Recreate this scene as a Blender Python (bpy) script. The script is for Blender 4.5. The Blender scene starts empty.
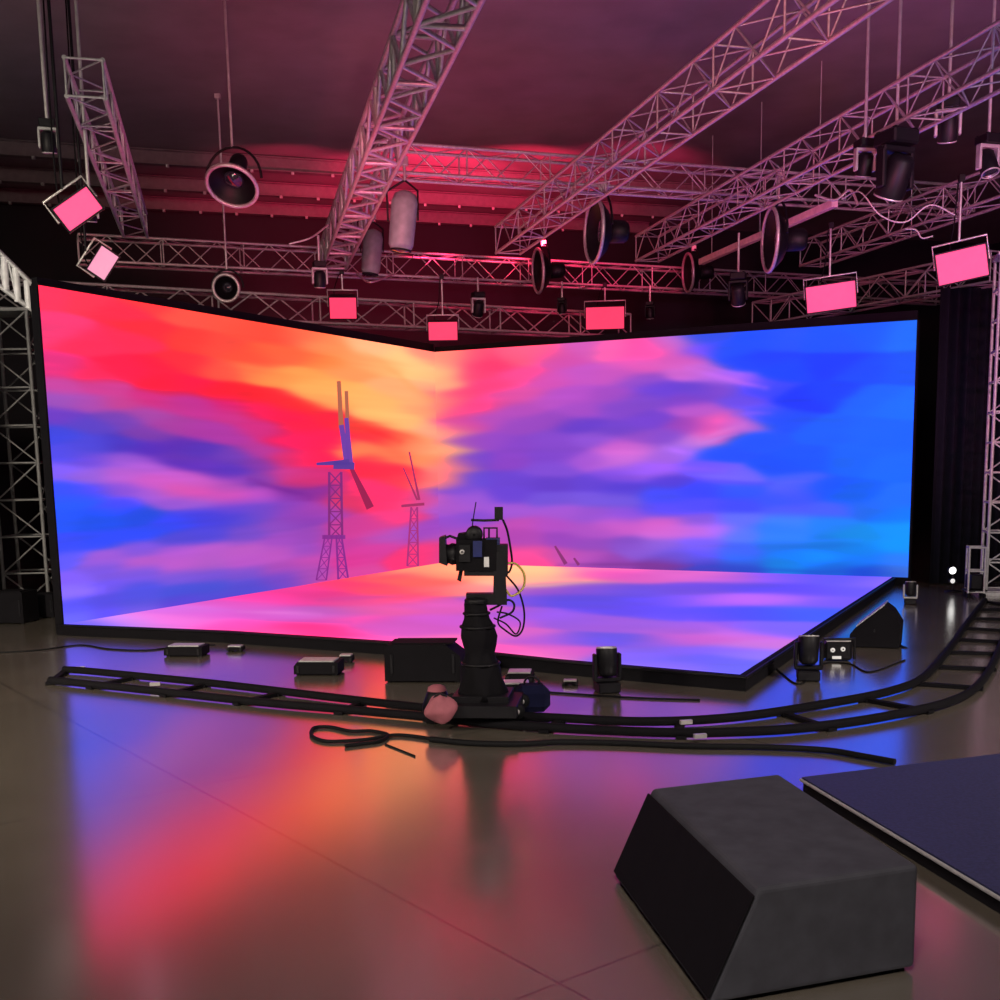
import bpy, math, random
import numpy as np
from mathutils import Vector, Matrix
random.seed(4)
C = bpy.context.scene.collection
V = Vector
# ------------------------------------------------------------------ viewpoint
F, CX, CY, EYE = 1115., 500., 634., 2.5
_n = np.array([140, 7560, 1115.]); _n /= np.linalg.norm(_n)
_U = -_n; _w = np.array([0, 0, 1.]); _Y = _w - _w.dot(_U) * _U; _Y /= np.linalg.norm(_Y)
M = np.array([np.cross(_Y, _U), _Y, _U])
def ray(x, y): return M @ np.array([(x - CX) / F, (y - CY) / F, 1.])
def g(x, y, z=0.):                       # point at height z seen at a pixel
    r = ray(x, y); t = (z - EYE) / r[2]
    return V((r[0] * t, r[1] * t, z))
def at(x, y, d):                         # point at horizontal distance d seen at a pixel
    r = ray(x, y); t = d / math.hypot(r[0], r[1])
    return V((r[0] * t, r[1] * t, EYE + r[2] * t))
def proj(P):                             # P: (n,3)
    c = (P - np.array([0, 0, EYE])) @ M
    return CX + F * c[:, 0] / c[:, 2], CY + F * c[:, 1] / c[:, 2]
def on_plane(x, y, P0, N):
    r = V(ray(x, y)); o = V((0, 0, EYE)); t = (P0 - o).dot(N) / r.dot(N)
    return o + r * t
cd = bpy.data.cameras.new('camera'); cam = bpy.data.objects.new('camera', cd); C.objects.link(cam)
cd.sensor_width = 36; cd.lens = F / 1000 * 36; cd.shift_y = (CY - 500) / 1000; cd.clip_end = 300
r_, d_, f_ = M @ [1, 0, 0], M @ [0, 1, 0], M @ [0, 0, 1]
mw = Matrix.Identity(4)
for i in range(3):
    mw[i][0] = r_[i]; mw[i][1] = -d_[i]; mw[i][2] = -f_[i]
mw[2][3] = EYE
cam.matrix_world = mw
bpy.context.scene.camera = cam
vs = bpy.context.scene.view_settings
vs.view_transform = 'Standard'; vs.look = 'None'; vs.gamma = 1; vs.exposure = 0; vs.use_curve_mapping = False
# ------------------------------------------------------------------ materials
def lin(c): return tuple(((v / 255) / 12.92 if v / 255 <= .04045 else ((v / 255 + .055) / 1.055) ** 2.4) for v in c)
MATS = {}
def mat(name, col, rough=.5, metal=0., noise=.15, scale=8., emit=None, es=1., spec=.5, coat=0.):
    if name in MATS: return MATS[name]
    m = bpy.data.materials.new(name); m.use_nodes = True; nt = m.node_tree; b = nt.nodes['Principled BSDF']
    b.inputs['Roughness'].default_value = rough; b.inputs['Metallic'].default_value = metal
    b.inputs['Specular IOR Level'].default_value = spec; b.inputs['Coat Weight'].default_value = coat
    tc = nt.nodes.new('ShaderNodeTexCoord'); nz = nt.nodes.new('ShaderNodeTexNoise'); nz.inputs['Scale'].default_value = scale
    nz.inputs['Detail'].default_value = 4
    nt.links.new(tc.outputs['Object'], nz.inputs['Vector'])
    rp = nt.nodes.new('ShaderNodeValToRGB'); rp.color_ramp.elements[0].position = .3; rp.color_ramp.elements[1].position = .7
    rp.color_ramp.elements[0].color = (*[c * (1 - noise) for c in col], 1); rp.color_ramp.elements[1].color = (*[min(1, c * (1 + noise)) for c in col], 1)
    nt.links.new(nz.outputs['Fac'], rp.inputs['Fac']); nt.links.new(rp.outputs['Color'], b.inputs['Base Color'])
    if emit:
        b.inputs['Emission Color'].default_value = (*emit, 1); b.inputs['Emission Strength'].default_value = es
    MATS[name] = m; return m
BLK = mat('black_paint', (.0045, .004, .006), .5, spec=.25)
BLKM = mat('matt_black', (.004, .0035, .005), .8, spec=.12)
RUB = mat('black_rubber', (.004, .004, .005), .7, spec=.15)
ALU = mat('aluminium', (.50, .46, .46), .42, .55, scale=20)
ALUD = mat('worn_grey_aluminium', (.40, .40, .40), .5, .3, scale=20)
STEEL = mat('pale_steel', (.55, .53, .52), .35, .5)
DGREY = mat('dark_grey_fabric', (.040, .040, .050), .8, spec=.2)
GLASS = mat('dark_lens', (.02, .022, .03), .08, 0, coat=1.)
BLUE = mat('blue_plastic', (.01, .015, .10), .4)
PINKF = mat('pink_fabric', (.30, .085, .11), .85)
WHITE = mat('white_plastic', (.6, .6, .6), .4)
YEL = mat('yellow_cable', (.55, .42, .10), .5)
CURT = mat('black_drape', (.008, .008, .014), .9, spec=.1)
SKYP = mat('pink_light_diffuser', (.12, .04, .06), .5, emit=lin((255, 72, 128)), es=1.25)
SKYR = mat('rose_light_diffuser', (.12, .03, .05), .5, emit=lin((255, 58, 98)), es=1.15)
SKYW = mat('pale_pink_light_diffuser', (.12, .08, .09), .5, emit=lin((240, 150, 185)), es=1.)
LEDW = mat('white_led', (.8, .8, .8), .5, emit=(1, 1, .95), es=3.)
LEDD = mat('dim_white_led', (.5, .5, .5), .5, emit=(1, .97, .9), es=.35)
# ------------------------------------------------------------------ mesh builder
class MB:
    def __init__(s): s.v = []; s.f = []; s.sm = []
    def add(s, vs_, fs, smooth=False):
        o = len(s.v); s.v += [V(v) for v in vs_]; s.f += [tuple(i + o for i in f) for f in fs]; s.sm += [smooth] * len(fs); return s
    def box(s, c, size, R=None, bev=0.):
        x, y, z = [a / 2 for a in size]; c = V(c)
        if bev <= 0: bev = min(x, y, z) * .12
        pts = []; b = min(bev, x * .9, y * .9, z * .9)
        # chamfered box: 24 vertices
        idx = {}
        for sx in (-1, 1):
            for sy in (-1, 1):
                for sz in (-1, 1):
                    for k in range(3):
                        p = [sx * (x - b), sy * (y - b), sz * (z - b)]; p[k] = (sx, sy, sz)[k] * (x, y, z)[k]
                        idx[(sx, sy, sz, k)] = len(pts); pts.append(V(p))
        fs = []
        for k in range(3):
            for sg in (-1, 1):
                a, b2 = [i for i in range(3) if i != k]
                loop = []
                for u, w in ((-1, -1), (1, -1), (1, 1), (-1, 1)):
                    t = [0, 0, 0]; t[k] = sg; t[a] = u; t[b2] = w; loop.append(idx[(*t, k)])
                fs.append(loop)
        for k in range(3):           # edges parallel to axis k
            a, b2 = [i for i in range(3) if i != k]
            for u in (-1, 1):
                for w in (-1, 1):
                    t0 = [0, 0, 0]; t0[a] = u; t0[b2] = w; t1 = list(t0); t0[k] = -1; t1[k] = 1
                    fs.append([idx[(*t0, a)], idx[(*t1, a)], idx[(*t1, b2)], idx[(*t0, b2)]])
        for sx in (-1, 1):
            for sy in (-1, 1):
                for sz in (-1, 1): fs.append([idx[(sx, sy, sz, k)] for k in range(3)])
        if R is not None: pts = [R @ p for p in pts]
        return s.add([p + c for p in pts], fs)
    def tube(s, pts, r, n=8, cap=True, radii=None):
        pts = [V(p) for p in pts]; L = len(pts); rings = []; prev = None
        for i, p in enumerate(pts):
            t = (pts[min(i + 1, L - 1)] - pts[max(i - 1, 0)]).normalized()
            if prev is None:
                a = V((0, 0, 1)) if abs(t.z) < .9 else V((1, 0, 0)); u = t.cross(a).normalized()
            else: u = (prev - t * prev.dot(t)).normalized()
            prev = u; w = t.cross(u); rr = radii[i] if radii else r
            rings.append([p + (u * math.cos(2 * math.pi * k / n) + w * math.sin(2 * math.pi * k / n)) * rr for k in range(n)])
        vs_ = [v for R in rings for v in R]
        fs = [(i * n + k, i * n + (k + 1) % n, (i + 1) * n + (k + 1) % n, (i + 1) * n + k) for i in range(L - 1) for k in range(n)]
        s.add(vs_, fs, True)
        if cap:
            s.add(rings[0], [tuple(range(n))[::-1]]); s.add(rings[-1], [tuple(range(n))])
        return s
    def lathe(s, c, axis, prof, n=28):       # prof: (t along axis, radius)
        a = V(axis).normalized(); c = V(c)
        return s.tube([c + a * t for t, r in prof], 0, n, True, [max(r, 1e-4) for t, r in prof]) if False else s._lathe(c, a, prof, n)
    def _lathe(s, c, a, prof, n):
        h = V((0, 0, 1)) if abs(a.z) < .9 else V((1, 0, 0)); u = a.cross(h).normalized(); w = a.cross(u)
        vs_ = [c + a * t + (u * math.cos(2 * math.pi * k / n) + w * math.sin(2 * math.pi * k / n)) * max(r, 1e-4) for t, r in prof for k in range(n)]
        fs = [(i * n + k, i * n + (k + 1) % n, (i + 1) * n + (k + 1) % n, (i + 1) * n + k) for i in range(len(prof) - 1) for k in range(n)]
        return s.add(vs_, fs, len(prof) > 0)
    def prism(s, poly, d):                   # poly: 3D points, extruded by d
        n = len(poly); p = [V(q) for q in poly]; d = V(d)
        return s.add(p + [q + d for q in p], [tuple(range(n)), tuple(range(n, 2 * n))[::-1]] + [(i, i + n, (i + 1) % n + n, (i + 1) % n) for i in range(n)])
    def ring(s, c, axis, R, r, n=32, k=8, a0=0, a1=2 * math.pi):
        a = V(axis).normalized(); h = V((0, 0, 1)) if abs(a.z) < .9 else V((1, 0, 0)); u = a.cross(h).normalized(); w = a.cross(u)
        return s.tube([V(c) + (u * math.cos(a0 + (a1 - a0) * i / n) + w * math.sin(a0 + (a1 - a0) * i / n)) * R for i in range(n + 1)], r, k)
    def build(s, name, m, parent=None, origin=V((0, 0, 0))):
        me = bpy.data.meshes.new(name); me.from_pydata([tuple(v - origin) for v in s.v], [], s.f)
        me.polygons.foreach_set('use_smooth', s.sm); me.materials.append(m); me.update()
        import bmesh
        bm = bmesh.new(); bm.from_mesh(me); bmesh.ops.recalc_face_normals(bm, faces=bm.faces); bm.to_mesh(me); bm.free()
        o = bpy.data.objects.new(name, me); C.objects.link(o)
        if parent: o.parent = parent
        return o
class Thing:
    def __init__(s, name, base, label, cat, group=None):
        s.base = V(base); s.o = bpy.data.objects.new(name, None); C.objects.link(s.o); s.o.location = s.base
        s.o.empty_display_size = .2
        s.o['label'] = label; s.o['category'] = cat
        if group: s.o['group'] = group
    def part(s, name, mb, m, parent=None): return mb.build(name, m, parent or s.o, s.base)
def single(name, mb, m, label, cat, group=None, base=None):
    base = V(base) if base is not None else V((0, 0, 0))
    o = mb.build(name, m, None, base); o.location = base; o['label'] = label; o['category'] = cat
    if group: o['group'] = group
    return o
def structure(name, mb, m):
    o = mb.build(name, m); o['kind'] = 'structure'; return o
def frame_R(fwd, roll=0.):                  # columns: x right, y forward(normal out), z up
    f = V(fwd).normalized(); r = f.cross(V((0, 0, 1))).normalized(); u = r.cross(f)
    if roll:
        q = Matrix.Rotation(roll, 3, f); r = q @ r; u = q @ u
    return Matrix((r, f, u)).transposed()
def spline(pts, n=8):
    pts = [V(p) for p in pts]; out = []
    P = [pts[0] * 2 - pts[1]] + pts + [pts[-1] * 2 - pts[-2]]
    for i in range(1, len(P) - 2):
        for k in range(n):
            t = k / n; a, b, c, d = P[i - 1:i + 3]
            out.append(.5 * ((2 * b) + (c - a) * t + (2 * a - 5 * b + 4 * c - d) * t * t + (3 * b - a - 3 * c + d) * t ** 3))
    out.append(pts[-1]); return out
# ------------------------------------------------------------------ room axes
TH = math.radians(17.4)
E1 = V((-math.sin(TH), math.cos(TH), 0)); E2 = V((math.cos(TH), math.sin(TH), 0)); UZ = V((0, 0, 1))
ZC = 10.3
pc = g(430, 215, ZC)                         # ceiling / back wall junction
back = pc.dot(E1)
def room(a, b, z): return E2 * a + E1 * b + UZ * z
# ------------------------------------------------------------------ floor
fm = bpy.data.materials.new('polished_concrete'); fm.use_nodes = True; nt = fm.node_tree; b = nt.nodes['Principled BSDF']
tc = nt.nodes.new('ShaderNodeTexCoord'); mp = nt.nodes.new('ShaderNodeMapping'); mp.inputs['Rotation'].default_value = (0, 0, -TH - .35)
mp.inputs['Location'].default_value = (1.2, .6, 0)
nt.links.new(tc.outputs['Object'], mp.inputs['Vector'])
br = nt.nodes.new('ShaderNodeTexBrick'); br.offset = 0; br.inputs['Scale'].default_value = .22; br.inputs['Mortar Size'].default_value = .0016
br.inputs['Brick Width'].default_value = 1.; br.inputs['Row Height'].default_value = 1.
br.inputs['Color1'].default_value = (.150, .128, .099, 1); br.inputs['Color2'].default_value = (.138, .119, .093, 1); br.inputs['Mortar'].default_value = (.045, .038, .033, 1)
nt.links.new(mp.outputs['Vector'], br.inputs['Vector'])
nz = nt.nodes.new('ShaderNodeTexNoise'); nz.inputs['Scale'].default_value = .9; nz.inputs['Detail'].default_value = 6
nt.links.new(tc.outputs['Object'], nz.inputs['Vector'])
mx = nt.nodes.new('ShaderNodeMix'); mx.data_type = 'RGBA'; mx.blend_type = 'MULTIPLY'; mx.inputs[0].default_value = .55
rp = nt.nodes.new('ShaderNodeValToRGB'); rp.color_ramp.elements[0].position = .3; rp.color_ramp.elements[0].color = (.72, .72, .72, 1); rp.color_ramp.elements[1].position = .7
nt.links.new(nz.outputs['Fac'], rp.inputs['Fac'])
nt.links.new(br.outputs['Color'], mx.inputs[6]); nt.links.new(rp.outputs['Color'], mx.inputs[7]); nt.links.new(mx.outputs[2], b.inputs['Base Color'])
mr = nt.nodes.new('ShaderNodeMapRange'); mr.inputs['To Min'].default_value = .17; mr.inputs['To Max'].default_value = .25
nt.links.new(nz.outputs['Fac'], mr.inputs['Value']); nt.links.new(mr.outputs[0], b.inputs['Roughness'])
b.inputs['IOR'].default_value = 3.7; b.inputs['Coat Weight'].default_value = 1.; b.inputs['Coat IOR'].default_value = 3.6; b.inputs['Coat Roughness'].default_value = .17
A_, B_ = -26, 30
def slab(a0, a1, b0, b1, z0, z1):
    return MB().prism([room(a0, b0, z0), room(a1, b0, z0), room(a1, b1, z0), room(a0, b1, z0)], (0, 0, z1 - z0))
structure('floor', slab(A_, B_, -6, back + .4, -.3, 0), fm)
WALLM = mat('dark_painted_wall', (.006, .004, .008), .85, scale=1.5)
CEILM = mat('ceiling_sheet', (.20, .16, .17), .6, scale=1.2, noise=.12)
structure('ceiling', slab(A_, B_, -6, back + .4, ZC, ZC + .3), CEILM)
structure('wall_back', slab(A_, B_, back, back + .4, 0, ZC), WALLM)
structure('wall_left', slab(A_ - .4, A_, -6, back, 0, ZC), WALLM)
structure('wall_right', slab(B_, B_ + .4, -6, back, 0, ZC), WALLM)
# steel purlins under the ceiling near the back wall
for i, (bb, lab) in enumerate(((.6, 'row nearest the back wall'), (2.9, 'second row from the back wall'), (5.4, 'third row from the back wall'))):
    mb = MB(); a0, a1 = -14, 16; z = ZC - .02
    mb.box(room((a0 + a1) / 2, back - bb, z - .02), (a1 - a0, .22, .03), Matrix.Rotation(TH, 3, 'Z'))
    mb.box(room((a0 + a1) / 2, back - bb, z - .18), (a1 - a0, .05, .30), Matrix.Rotation(TH, 3, 'Z'))
    mb.box(room((a0 + a1) / 2, back - bb, z - .34), (a1 - a0, .22, .03), Matrix.Rotation(TH, 3, 'Z'))
    t = Thing('steel_beam', room(0, back - bb, z - .36), 'long horizontal steel roof beam, ' + lab, 'beam', 'steel beams under the ceiling')
    t.part('web', mb, mat('dark_beam_paint', (.13, .10, .11), .6))
    bt = MB()
    for k in range(-13, 16): bt.box(room(k, back - bb - .11, z - .39), (.07, .07, .07))
    t.part('bolt_row', bt, ALUD)
# ------------------------------------------------------------------ LED picture content
def T(txt): return np.array([[float(v) for v in q.split(',')] for q in txt.split()])
LEFT = T('''45,292,255,55,95 60,330,235,60,120 60,370,230,50,130 90,300,250,55,85 90,340,248,45,90 90,375,238,40,90 120,310,252,45,75 130,340,245,45,85 130,370,245,30,75 150,303,255,60,65 150,330,252,45,60 160,370,240,30,65 170,385,238,28,60
60,386,205,70,165 100,388,212,62,150 190,315,255,85,70 190,340,250,60,55 190,365,250,45,60 190,385,235,25,70 190,402,195,48,150 220,320,250,85,65 220,345,235,75,60 220,370,255,85,65 220,392,240,30,50 225,405,225,30,110 250,330,250,80,60 250,355,245,80,55 255,372,255,120,70 250,395,235,35,45 280,335,245,75,55 275,355,245,100,60 275,378,250,150,75 280,398,240,40,50 300,337,250,110,75 300,355,250,100,60 305,375,252,160,80 310,390,252,175,90 300,407,235,45,45 325,345,255,140,85 325,362,240,135,65 325,385,255,175,90 325,400,255,165,90
335,350,255,150,85 345,370,250,155,90 360,360,250,160,95 350,395,250,185,100 370,350,255,190,135 385,365,240,180,110 400,360,253,208,135 425,375,245,205,130 420,365,250,205,135 400,390,240,175,115 420,400,245,180,115 375,400,245,185,105 380,418,245,195,110 405,420,250,190,115 430,410,253,165,110 435,430,255,180,130 440,385,255,175,130 438,360,255,150,125 325,418,235,35,60 330,440,250,30,80 365,426,230,60,50 375,437,250,50,60 400,440,240,100,65 420,445,250,150,100 360,450,250,130,80
300,425,238,30,70 310,460,240,30,80 300,480,215,45,110 370,464,245,40,70 390,472,250,45,70 390,456,252,115,75 410,480,245,60,80 430,460,255,145,90 435,480,255,130,110 415,500,240,60,110 370,490,240,50,110 390,500,238,50,110 400,520,235,60,130 370,530,215,60,150 370,550,215,60,160 350,560,220,55,150 385,535,180,80,190 430,500,200,90,190 430,530,160,70,190 430,550,235,60,130 415,555,235,50,120 345,500,225,50,100 345,530,205,60,150
60,400,160,80,190 60,415,110,60,200 60,435,60,70,225 65,455,80,75,230 60,470,130,95,235 65,490,50,80,245 80,500,30,90,245 90,402,175,75,180 90,425,90,65,200 90,445,75,70,220 90,460,110,75,225 90,475,150,95,225 90,492,80,75,235 120,402,205,65,150 120,420,120,65,185 120,445,70,55,195 120,460,150,85,215 120,475,190,95,215 120,490,140,80,220 120,505,65,75,245 150,400,215,45,130 150,415,170,70,170 150,435,125,60,175 150,448,85,45,190 150,465,175,90,215 150,480,210,90,200 150,495,165,90,220 175,405,200,50,140 175,425,170,60,160 175,445,90,45,180 175,460,100,50,180 175,475,210,90,205 175,490,220,85,180 175,502,150,85,215
200,410,200,50,150 200,430,175,55,165 200,450,85,50,185 200,465,100,50,190 200,480,205,90,200 200,492,220,80,180 200,505,160,90,215 200,515,60,60,225 230,415,205,50,140 230,435,175,55,165 230,455,110,60,185 230,470,85,50,190 230,485,180,80,190 230,497,210,80,185 230,508,120,70,210 230,517,60,60,215 260,410,235,30,85 260,430,215,45,130 260,450,185,55,155 260,465,130,55,170 262,480,130,60,175 262,495,190,80,200 262,508,110,70,205 265,517,110,70,200 290,415,240,25,75 290,440,235,30,95 290,460,225,45,115 290,475,210,60,150 290,492,120,45,160 290,505,140,65,190 290,517,150,65,185 310,440,240,30,85 315,475,215,45,120 315,495,140,45,155 315,510,165,65,180
65,520,25,85,235 65,545,50,75,235 65,560,95,90,235 70,580,130,95,235 70,592,140,110,250 75,605,90,85,235 75,618,110,105,240 100,520,15,80,230 100,540,40,75,235 105,558,160,90,220 105,570,120,85,225 105,588,110,85,230 105,600,80,75,225 105,612,95,80,235 140,515,20,75,225 140,535,40,75,235 140,550,130,85,225 140,562,185,90,205 140,575,120,85,225 140,590,75,80,225 140,602,80,80,225 140,612,120,90,228 180,520,50,70,235 180,540,75,70,215 180,552,185,90,215 180,565,190,90,205 180,577,120,85,220 180,592,65,80,220 180,603,90,65,215
210,520,65,65,225 210,535,75,70,220 210,550,185,90,205 210,565,180,90,200 210,575,110,80,215 210,590,65,80,215 210,600,80,70,210 245,520,85,70,210 245,535,115,75,205 245,550,190,90,200 245,562,185,85,200 245,575,120,80,210 245,587,75,75,210 280,525,140,75,195 280,540,160,75,195 280,555,190,85,195 280,568,170,75,185 280,578,110,70,200 300,520,135,60,180 310,535,150,70,185 310,550,150,75,195 310,560,200,75,180 310,572,170,75,180 340,545,200,60,160 350,575,220,70,160''')
RIGHT = T('''447,360,255,140,122 445,375,255,180,130 444,400,255,120,120 447,432,255,150,130 444,450,255,170,125 448,465,250,130,130 442,480,250,120,130 470,360,255,80,120 470,375,252,65,120 490,365,250,55,110 490,385,250,65,130 460,395,250,65,125 452,410,235,70,140 480,405,245,65,135 500,400,225,75,160 456,425,225,70,150 465,425,205,70,170 467,440,150,70,190 490,420,180,75,190 490,440,145,70,200 520,357,255,90,130 535,352,255,100,140 520,375,245,75,150 520,395,225,80,170 520,410,180,75,190 520,425,150,70,195 520,445,130,65,200 550,355,235,80,160 560,360,215,80,180 550,380,215,80,185 550,400,185,80,200 550,420,150,70,195 550,440,130,70,205 580,350,215,90,190 580,375,200,85,200 575,395,185,80,205 580,410,165,75,200 580,425,100,60,205 595,440,140,80,215 560,450,130,70,205
470,460,110,65,205 470,480,95,70,215 455,490,120,75,215 455,505,170,85,205 455,525,150,75,205 470,500,150,85,215 480,520,130,75,210 470,545,190,70,170 455,550,225,65,140 490,550,225,65,150 490,530,190,75,180 450,535,180,80,190
610,350,240,100,180 615,375,205,85,195 610,395,165,75,200 620,410,130,70,205 620,430,110,65,205 620,448,205,90,205 640,350,248,80,170 660,350,240,85,175 640,365,230,90,190 640,380,145,75,205 660,390,105,65,220 640,400,125,70,205 650,420,115,65,210 660,438,130,75,210 640,438,150,75,200 635,452,210,110,220 675,345,200,110,220 680,360,215,90,190 700,350,120,80,240 690,370,210,100,210 710,372,190,100,225 730,378,180,100,235 700,390,100,65,215 690,400,125,65,205 720,390,130,70,205 745,385,110,80,235 700,410,185,85,205 690,425,150,65,190 710,425,235,85,180 725,420,240,90,185 715,435,235,90,185 740,425,190,105,225 700,442,200,120,225 740,400,105,75,230 755,412,110,85,240 760,390,50,70,245 730,350,15,80,235 760,340,10,80,240 705,338,40,80,230 740,365,10,70,235 765,360,10,65,240 768,415,20,75,240 750,440,10,85,240 720,452,15,80,235 680,450,165,105,235 660,455,160,95,225
780,340,25,85,240 780,370,0,70,240 800,400,5,55,235 780,420,10,80,235 830,340,5,85,240 830,365,0,60,240 830,395,0,65,235 830,430,0,95,235 870,335,0,90,240 870,370,0,75,240 870,400,0,100,245 870,430,0,100,240 900,335,5,110,235 900,370,0,85,235 900,405,0,110,250 900,440,0,100,245
510,460,135,65,200 510,480,100,65,210 510,495,100,65,215 510,510,160,85,215 515,525,195,75,185 510,535,175,65,180 520,540,180,70,185 530,553,235,75,160 530,562,240,70,150 550,455,120,65,205 550,470,125,75,215 550,485,95,60,205 550,500,110,80,220 560,512,165,85,215 550,525,180,75,200 560,540,150,65,190 560,555,200,75,175 590,460,165,85,215 590,485,95,65,215 590,500,115,85,225 590,515,150,80,210 590,530,175,80,200 590,545,145,70,190 590,558,185,80,190 620,453,215,110,225 620,462,200,105,220 620,475,125,75,225 620,488,80,60,215 620,500,110,85,225 625,515,140,80,225 620,525,200,90,205 630,545,130,75,200 640,552,140,90,220 610,562,140,60,170 640,470,150,90,230
660,470,165,95,235 670,480,80,60,220 660,495,60,75,235 660,510,85,75,235 660,522,215,95,205 665,532,215,105,220 660,545,140,95,225 670,556,105,85,230 665,563,120,50,150 700,470,110,85,240 720,475,115,95,245 700,490,50,70,240 700,505,75,75,240 700,520,130,85,225 690,530,200,105,230 710,530,185,110,235 700,545,120,95,235 700,558,95,85,235 700,567,60,60,195 740,478,110,100,245 740,490,40,85,245 740,505,60,75,240 740,520,95,110,245 740,535,85,120,245 740,550,60,100,235 740,560,40,110,240 740,568,40,65,200 780,468,0,80,235 790,481,70,95,245 795,490,85,95,245 780,500,50,85,240 790,510,75,90,245 790,522,60,130,245 780,530,35,125,235 780,538,50,135,245 780,545,20,110,225 790,555,5,130,240 780,565,5,125,225
810,460,0,85,240 850,460,0,100,235 900,465,5,105,245 800,495,60,85,240 820,490,0,85,240 850,495,0,95,230 900,500,20,110,250 830,510,70,95,240 870,510,25,105,230 900,515,0,120,240 830,525,25,130,235 860,535,5,140,230 900,530,0,150,240 900,545,0,150,235 830,545,10,120,225 860,550,0,130,230 820,558,5,140,250 860,560,10,120,235 900,560,40,125,240 830,570,15,95,215 870,573,15,70,215 895,573,60,110,220''')
FLOOR = T('''130,622,225,150,235 160,622,235,110,225 180,620,235,120,225 200,612,220,110,225 220,615,230,90,210 250,605,225,90,200 240,625,240,80,190 270,600,240,65,170 270,615,215,90,200 265,632,245,80,170 300,590,235,60,150 300,600,230,60,150 295,615,215,100,210 300,628,245,50,140 320,595,225,50,130 320,612,190,90,190 330,632,250,55,145 90,624,120,100,240 75,626,110,105,240
350,585,240,60,110 380,575,250,70,100 400,570,250,150,110 420,565,255,165,120 350,600,225,75,150 380,590,245,80,100 400,580,240,100,90 420,582,250,100,90 350,620,235,80,180 380,610,230,90,170 400,600,240,80,130 420,605,225,90,190 440,590,250,100,110 450,575,255,150,110 440,605,220,95,195 380,630,225,90,200 420,630,215,90,200 440,620,215,90,210 400,625,205,85,190 370,642,245,90,190 450,640,240,110,190 470,570,255,190,130 480,590,255,160,140 470,610,225,90,180 490,620,200,90,210
510,575,240,190,140 530,570,255,215,150 550,573,250,205,135 567,580,255,180,150 520,583,250,190,150 510,600,130,80,220 530,592,150,80,205 550,600,85,75,225 510,615,165,90,225 540,615,150,90,230 510,635,220,100,200 510,650,245,90,190 540,640,190,90,215 560,650,220,90,205 535,652,235,120,200 580,640,120,85,225 580,620,150,90,225 580,600,90,75,225 590,575,225,80,180 600,568,250,130,190 590,588,140,80,210 620,575,230,85,185 650,578,225,100,195 620,590,100,80,225 650,600,90,75,230 620,610,95,75,230 620,625,160,90,220 650,625,150,95,225 620,640,95,85,230 640,655,130,100,235 680,575,220,100,200 680,590,110,80,225 680,600,125,90,235 680,615,100,80,235 680,630,180,95,215 692,640,205,95,205 675,650,130,95,230 660,642,150,92,225 690,660,120,100,235 670,665,140,110,235
700,575,240,110,205 720,578,200,95,215 760,577,150,90,235 800,577,110,85,240 850,580,100,85,240 880,582,150,110,240 700,588,110,75,225 750,588,95,75,230 800,590,100,75,235 850,590,110,90,240 710,600,170,95,235 750,598,200,105,235 780,600,180,105,235 820,602,120,90,235 700,612,90,80,235 750,612,75,80,235 800,612,70,95,240 700,628,150,90,230 740,635,215,110,230 700,640,205,95,210 770,630,130,100,235 790,630,120,100,245 750,645,210,120,225 720,650,130,100,235 700,660,95,95,235 735,665,110,105,235 760,655,150,120,240''')
LEFT, RIGHT = np.concatenate([LEFT, RIGHT[RIGHT[:, 0] < 475]]), np.concatenate([RIGHT, LEFT[LEFT[:, 0] > 415]])
# soft strokes: x0,y0,x1,y1,half width,r,g,b,alpha
LSTR = T('''120,448,250,483,5,80,40,185,.5 250,480,310,497,3,115,35,150,.6 120,462,190,478,4,190,95,220,.4 365,352,430,400,3,225,165,95,.35 350,412,430,440,3,245,195,115,.3 70,594,100,590,4,150,115,250,.6 330,432,345,436,5,240,40,70,.3 345,440,410,464,4,255,125,80,.55 395,532,425,522,4,150,80,200,.4 120,534,190,524,5,30,75,232,.3 85,509,120,511,5,25,88,240,.3 355,424,400,441,3,240,45,45,.5''')
RSTR = T('''640,364,700,370,3,220,95,195,.5 690,369,765,388,3,205,110,235,.6 700,366,740,374,2,200,110,235,.4 660,410,740,412,3,190,90,205,.4 735,415,768,413,2,140,95,240,.5 700,443,735,434,2,195,125,230,.6 605,452,640,452,3,225,110,220,.5 665,448,690,453,3,195,115,240,.6 640,465,720,470,3,165,95,240,.3 690,474,760,480,2,115,100,248,.55 775,483,810,481,2,85,100,250,.5 480,512,520,512,4,160,85,215,.3 600,528,700,530,5,215,95,205,.3 560,565,690,565,2,125,50,150,.6 690,567,900,574,2,25,75,205,.45 700,440,742,426,3,225,125,220,.5 690,481,770,484,3,70,60,225,.35 760,539,860,540,2,45,135,248,.4 760,546,860,545,2,10,105,222,.35''')
FSTR = T('''240,612,320,614,2,235,130,220,.4 270,620,350,622,2,205,70,180,.4 320,600,400,596,2,200,60,160,.3 505,586,580,581,2,200,90,180,.3 700,600,800,600,3,200,105,235,.35 690,622,780,645,4,205,105,225,.35 560,612,700,628,3,170,95,225,.3 380,600,440,592,2,225,70,110,.3 370,576,440,566,2,255,150,120,.35 350,632,450,640,3,225,95,200,.3''')
def vnoise(x, y, seed):
    rs = np.random.RandomState(seed); tab = rs.rand(97, 97)
    xi = np.floor(x).astype(int); yi = np.floor(y).astype(int); fx = x - xi; fy = y - yi
    fx = fx * fx * (3 - 2 * fx); fy = fy * fy * (3 - 2 * fy)
    t = lambda a, b: tab[a % 97, b % 97]
    return (t(xi, yi) * (1 - fx) + t(xi + 1, yi) * fx) * (1 - fy) + (t(xi, yi + 1) * (1 - fx) + t(xi + 1, yi + 1) * fx) * fy
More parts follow.
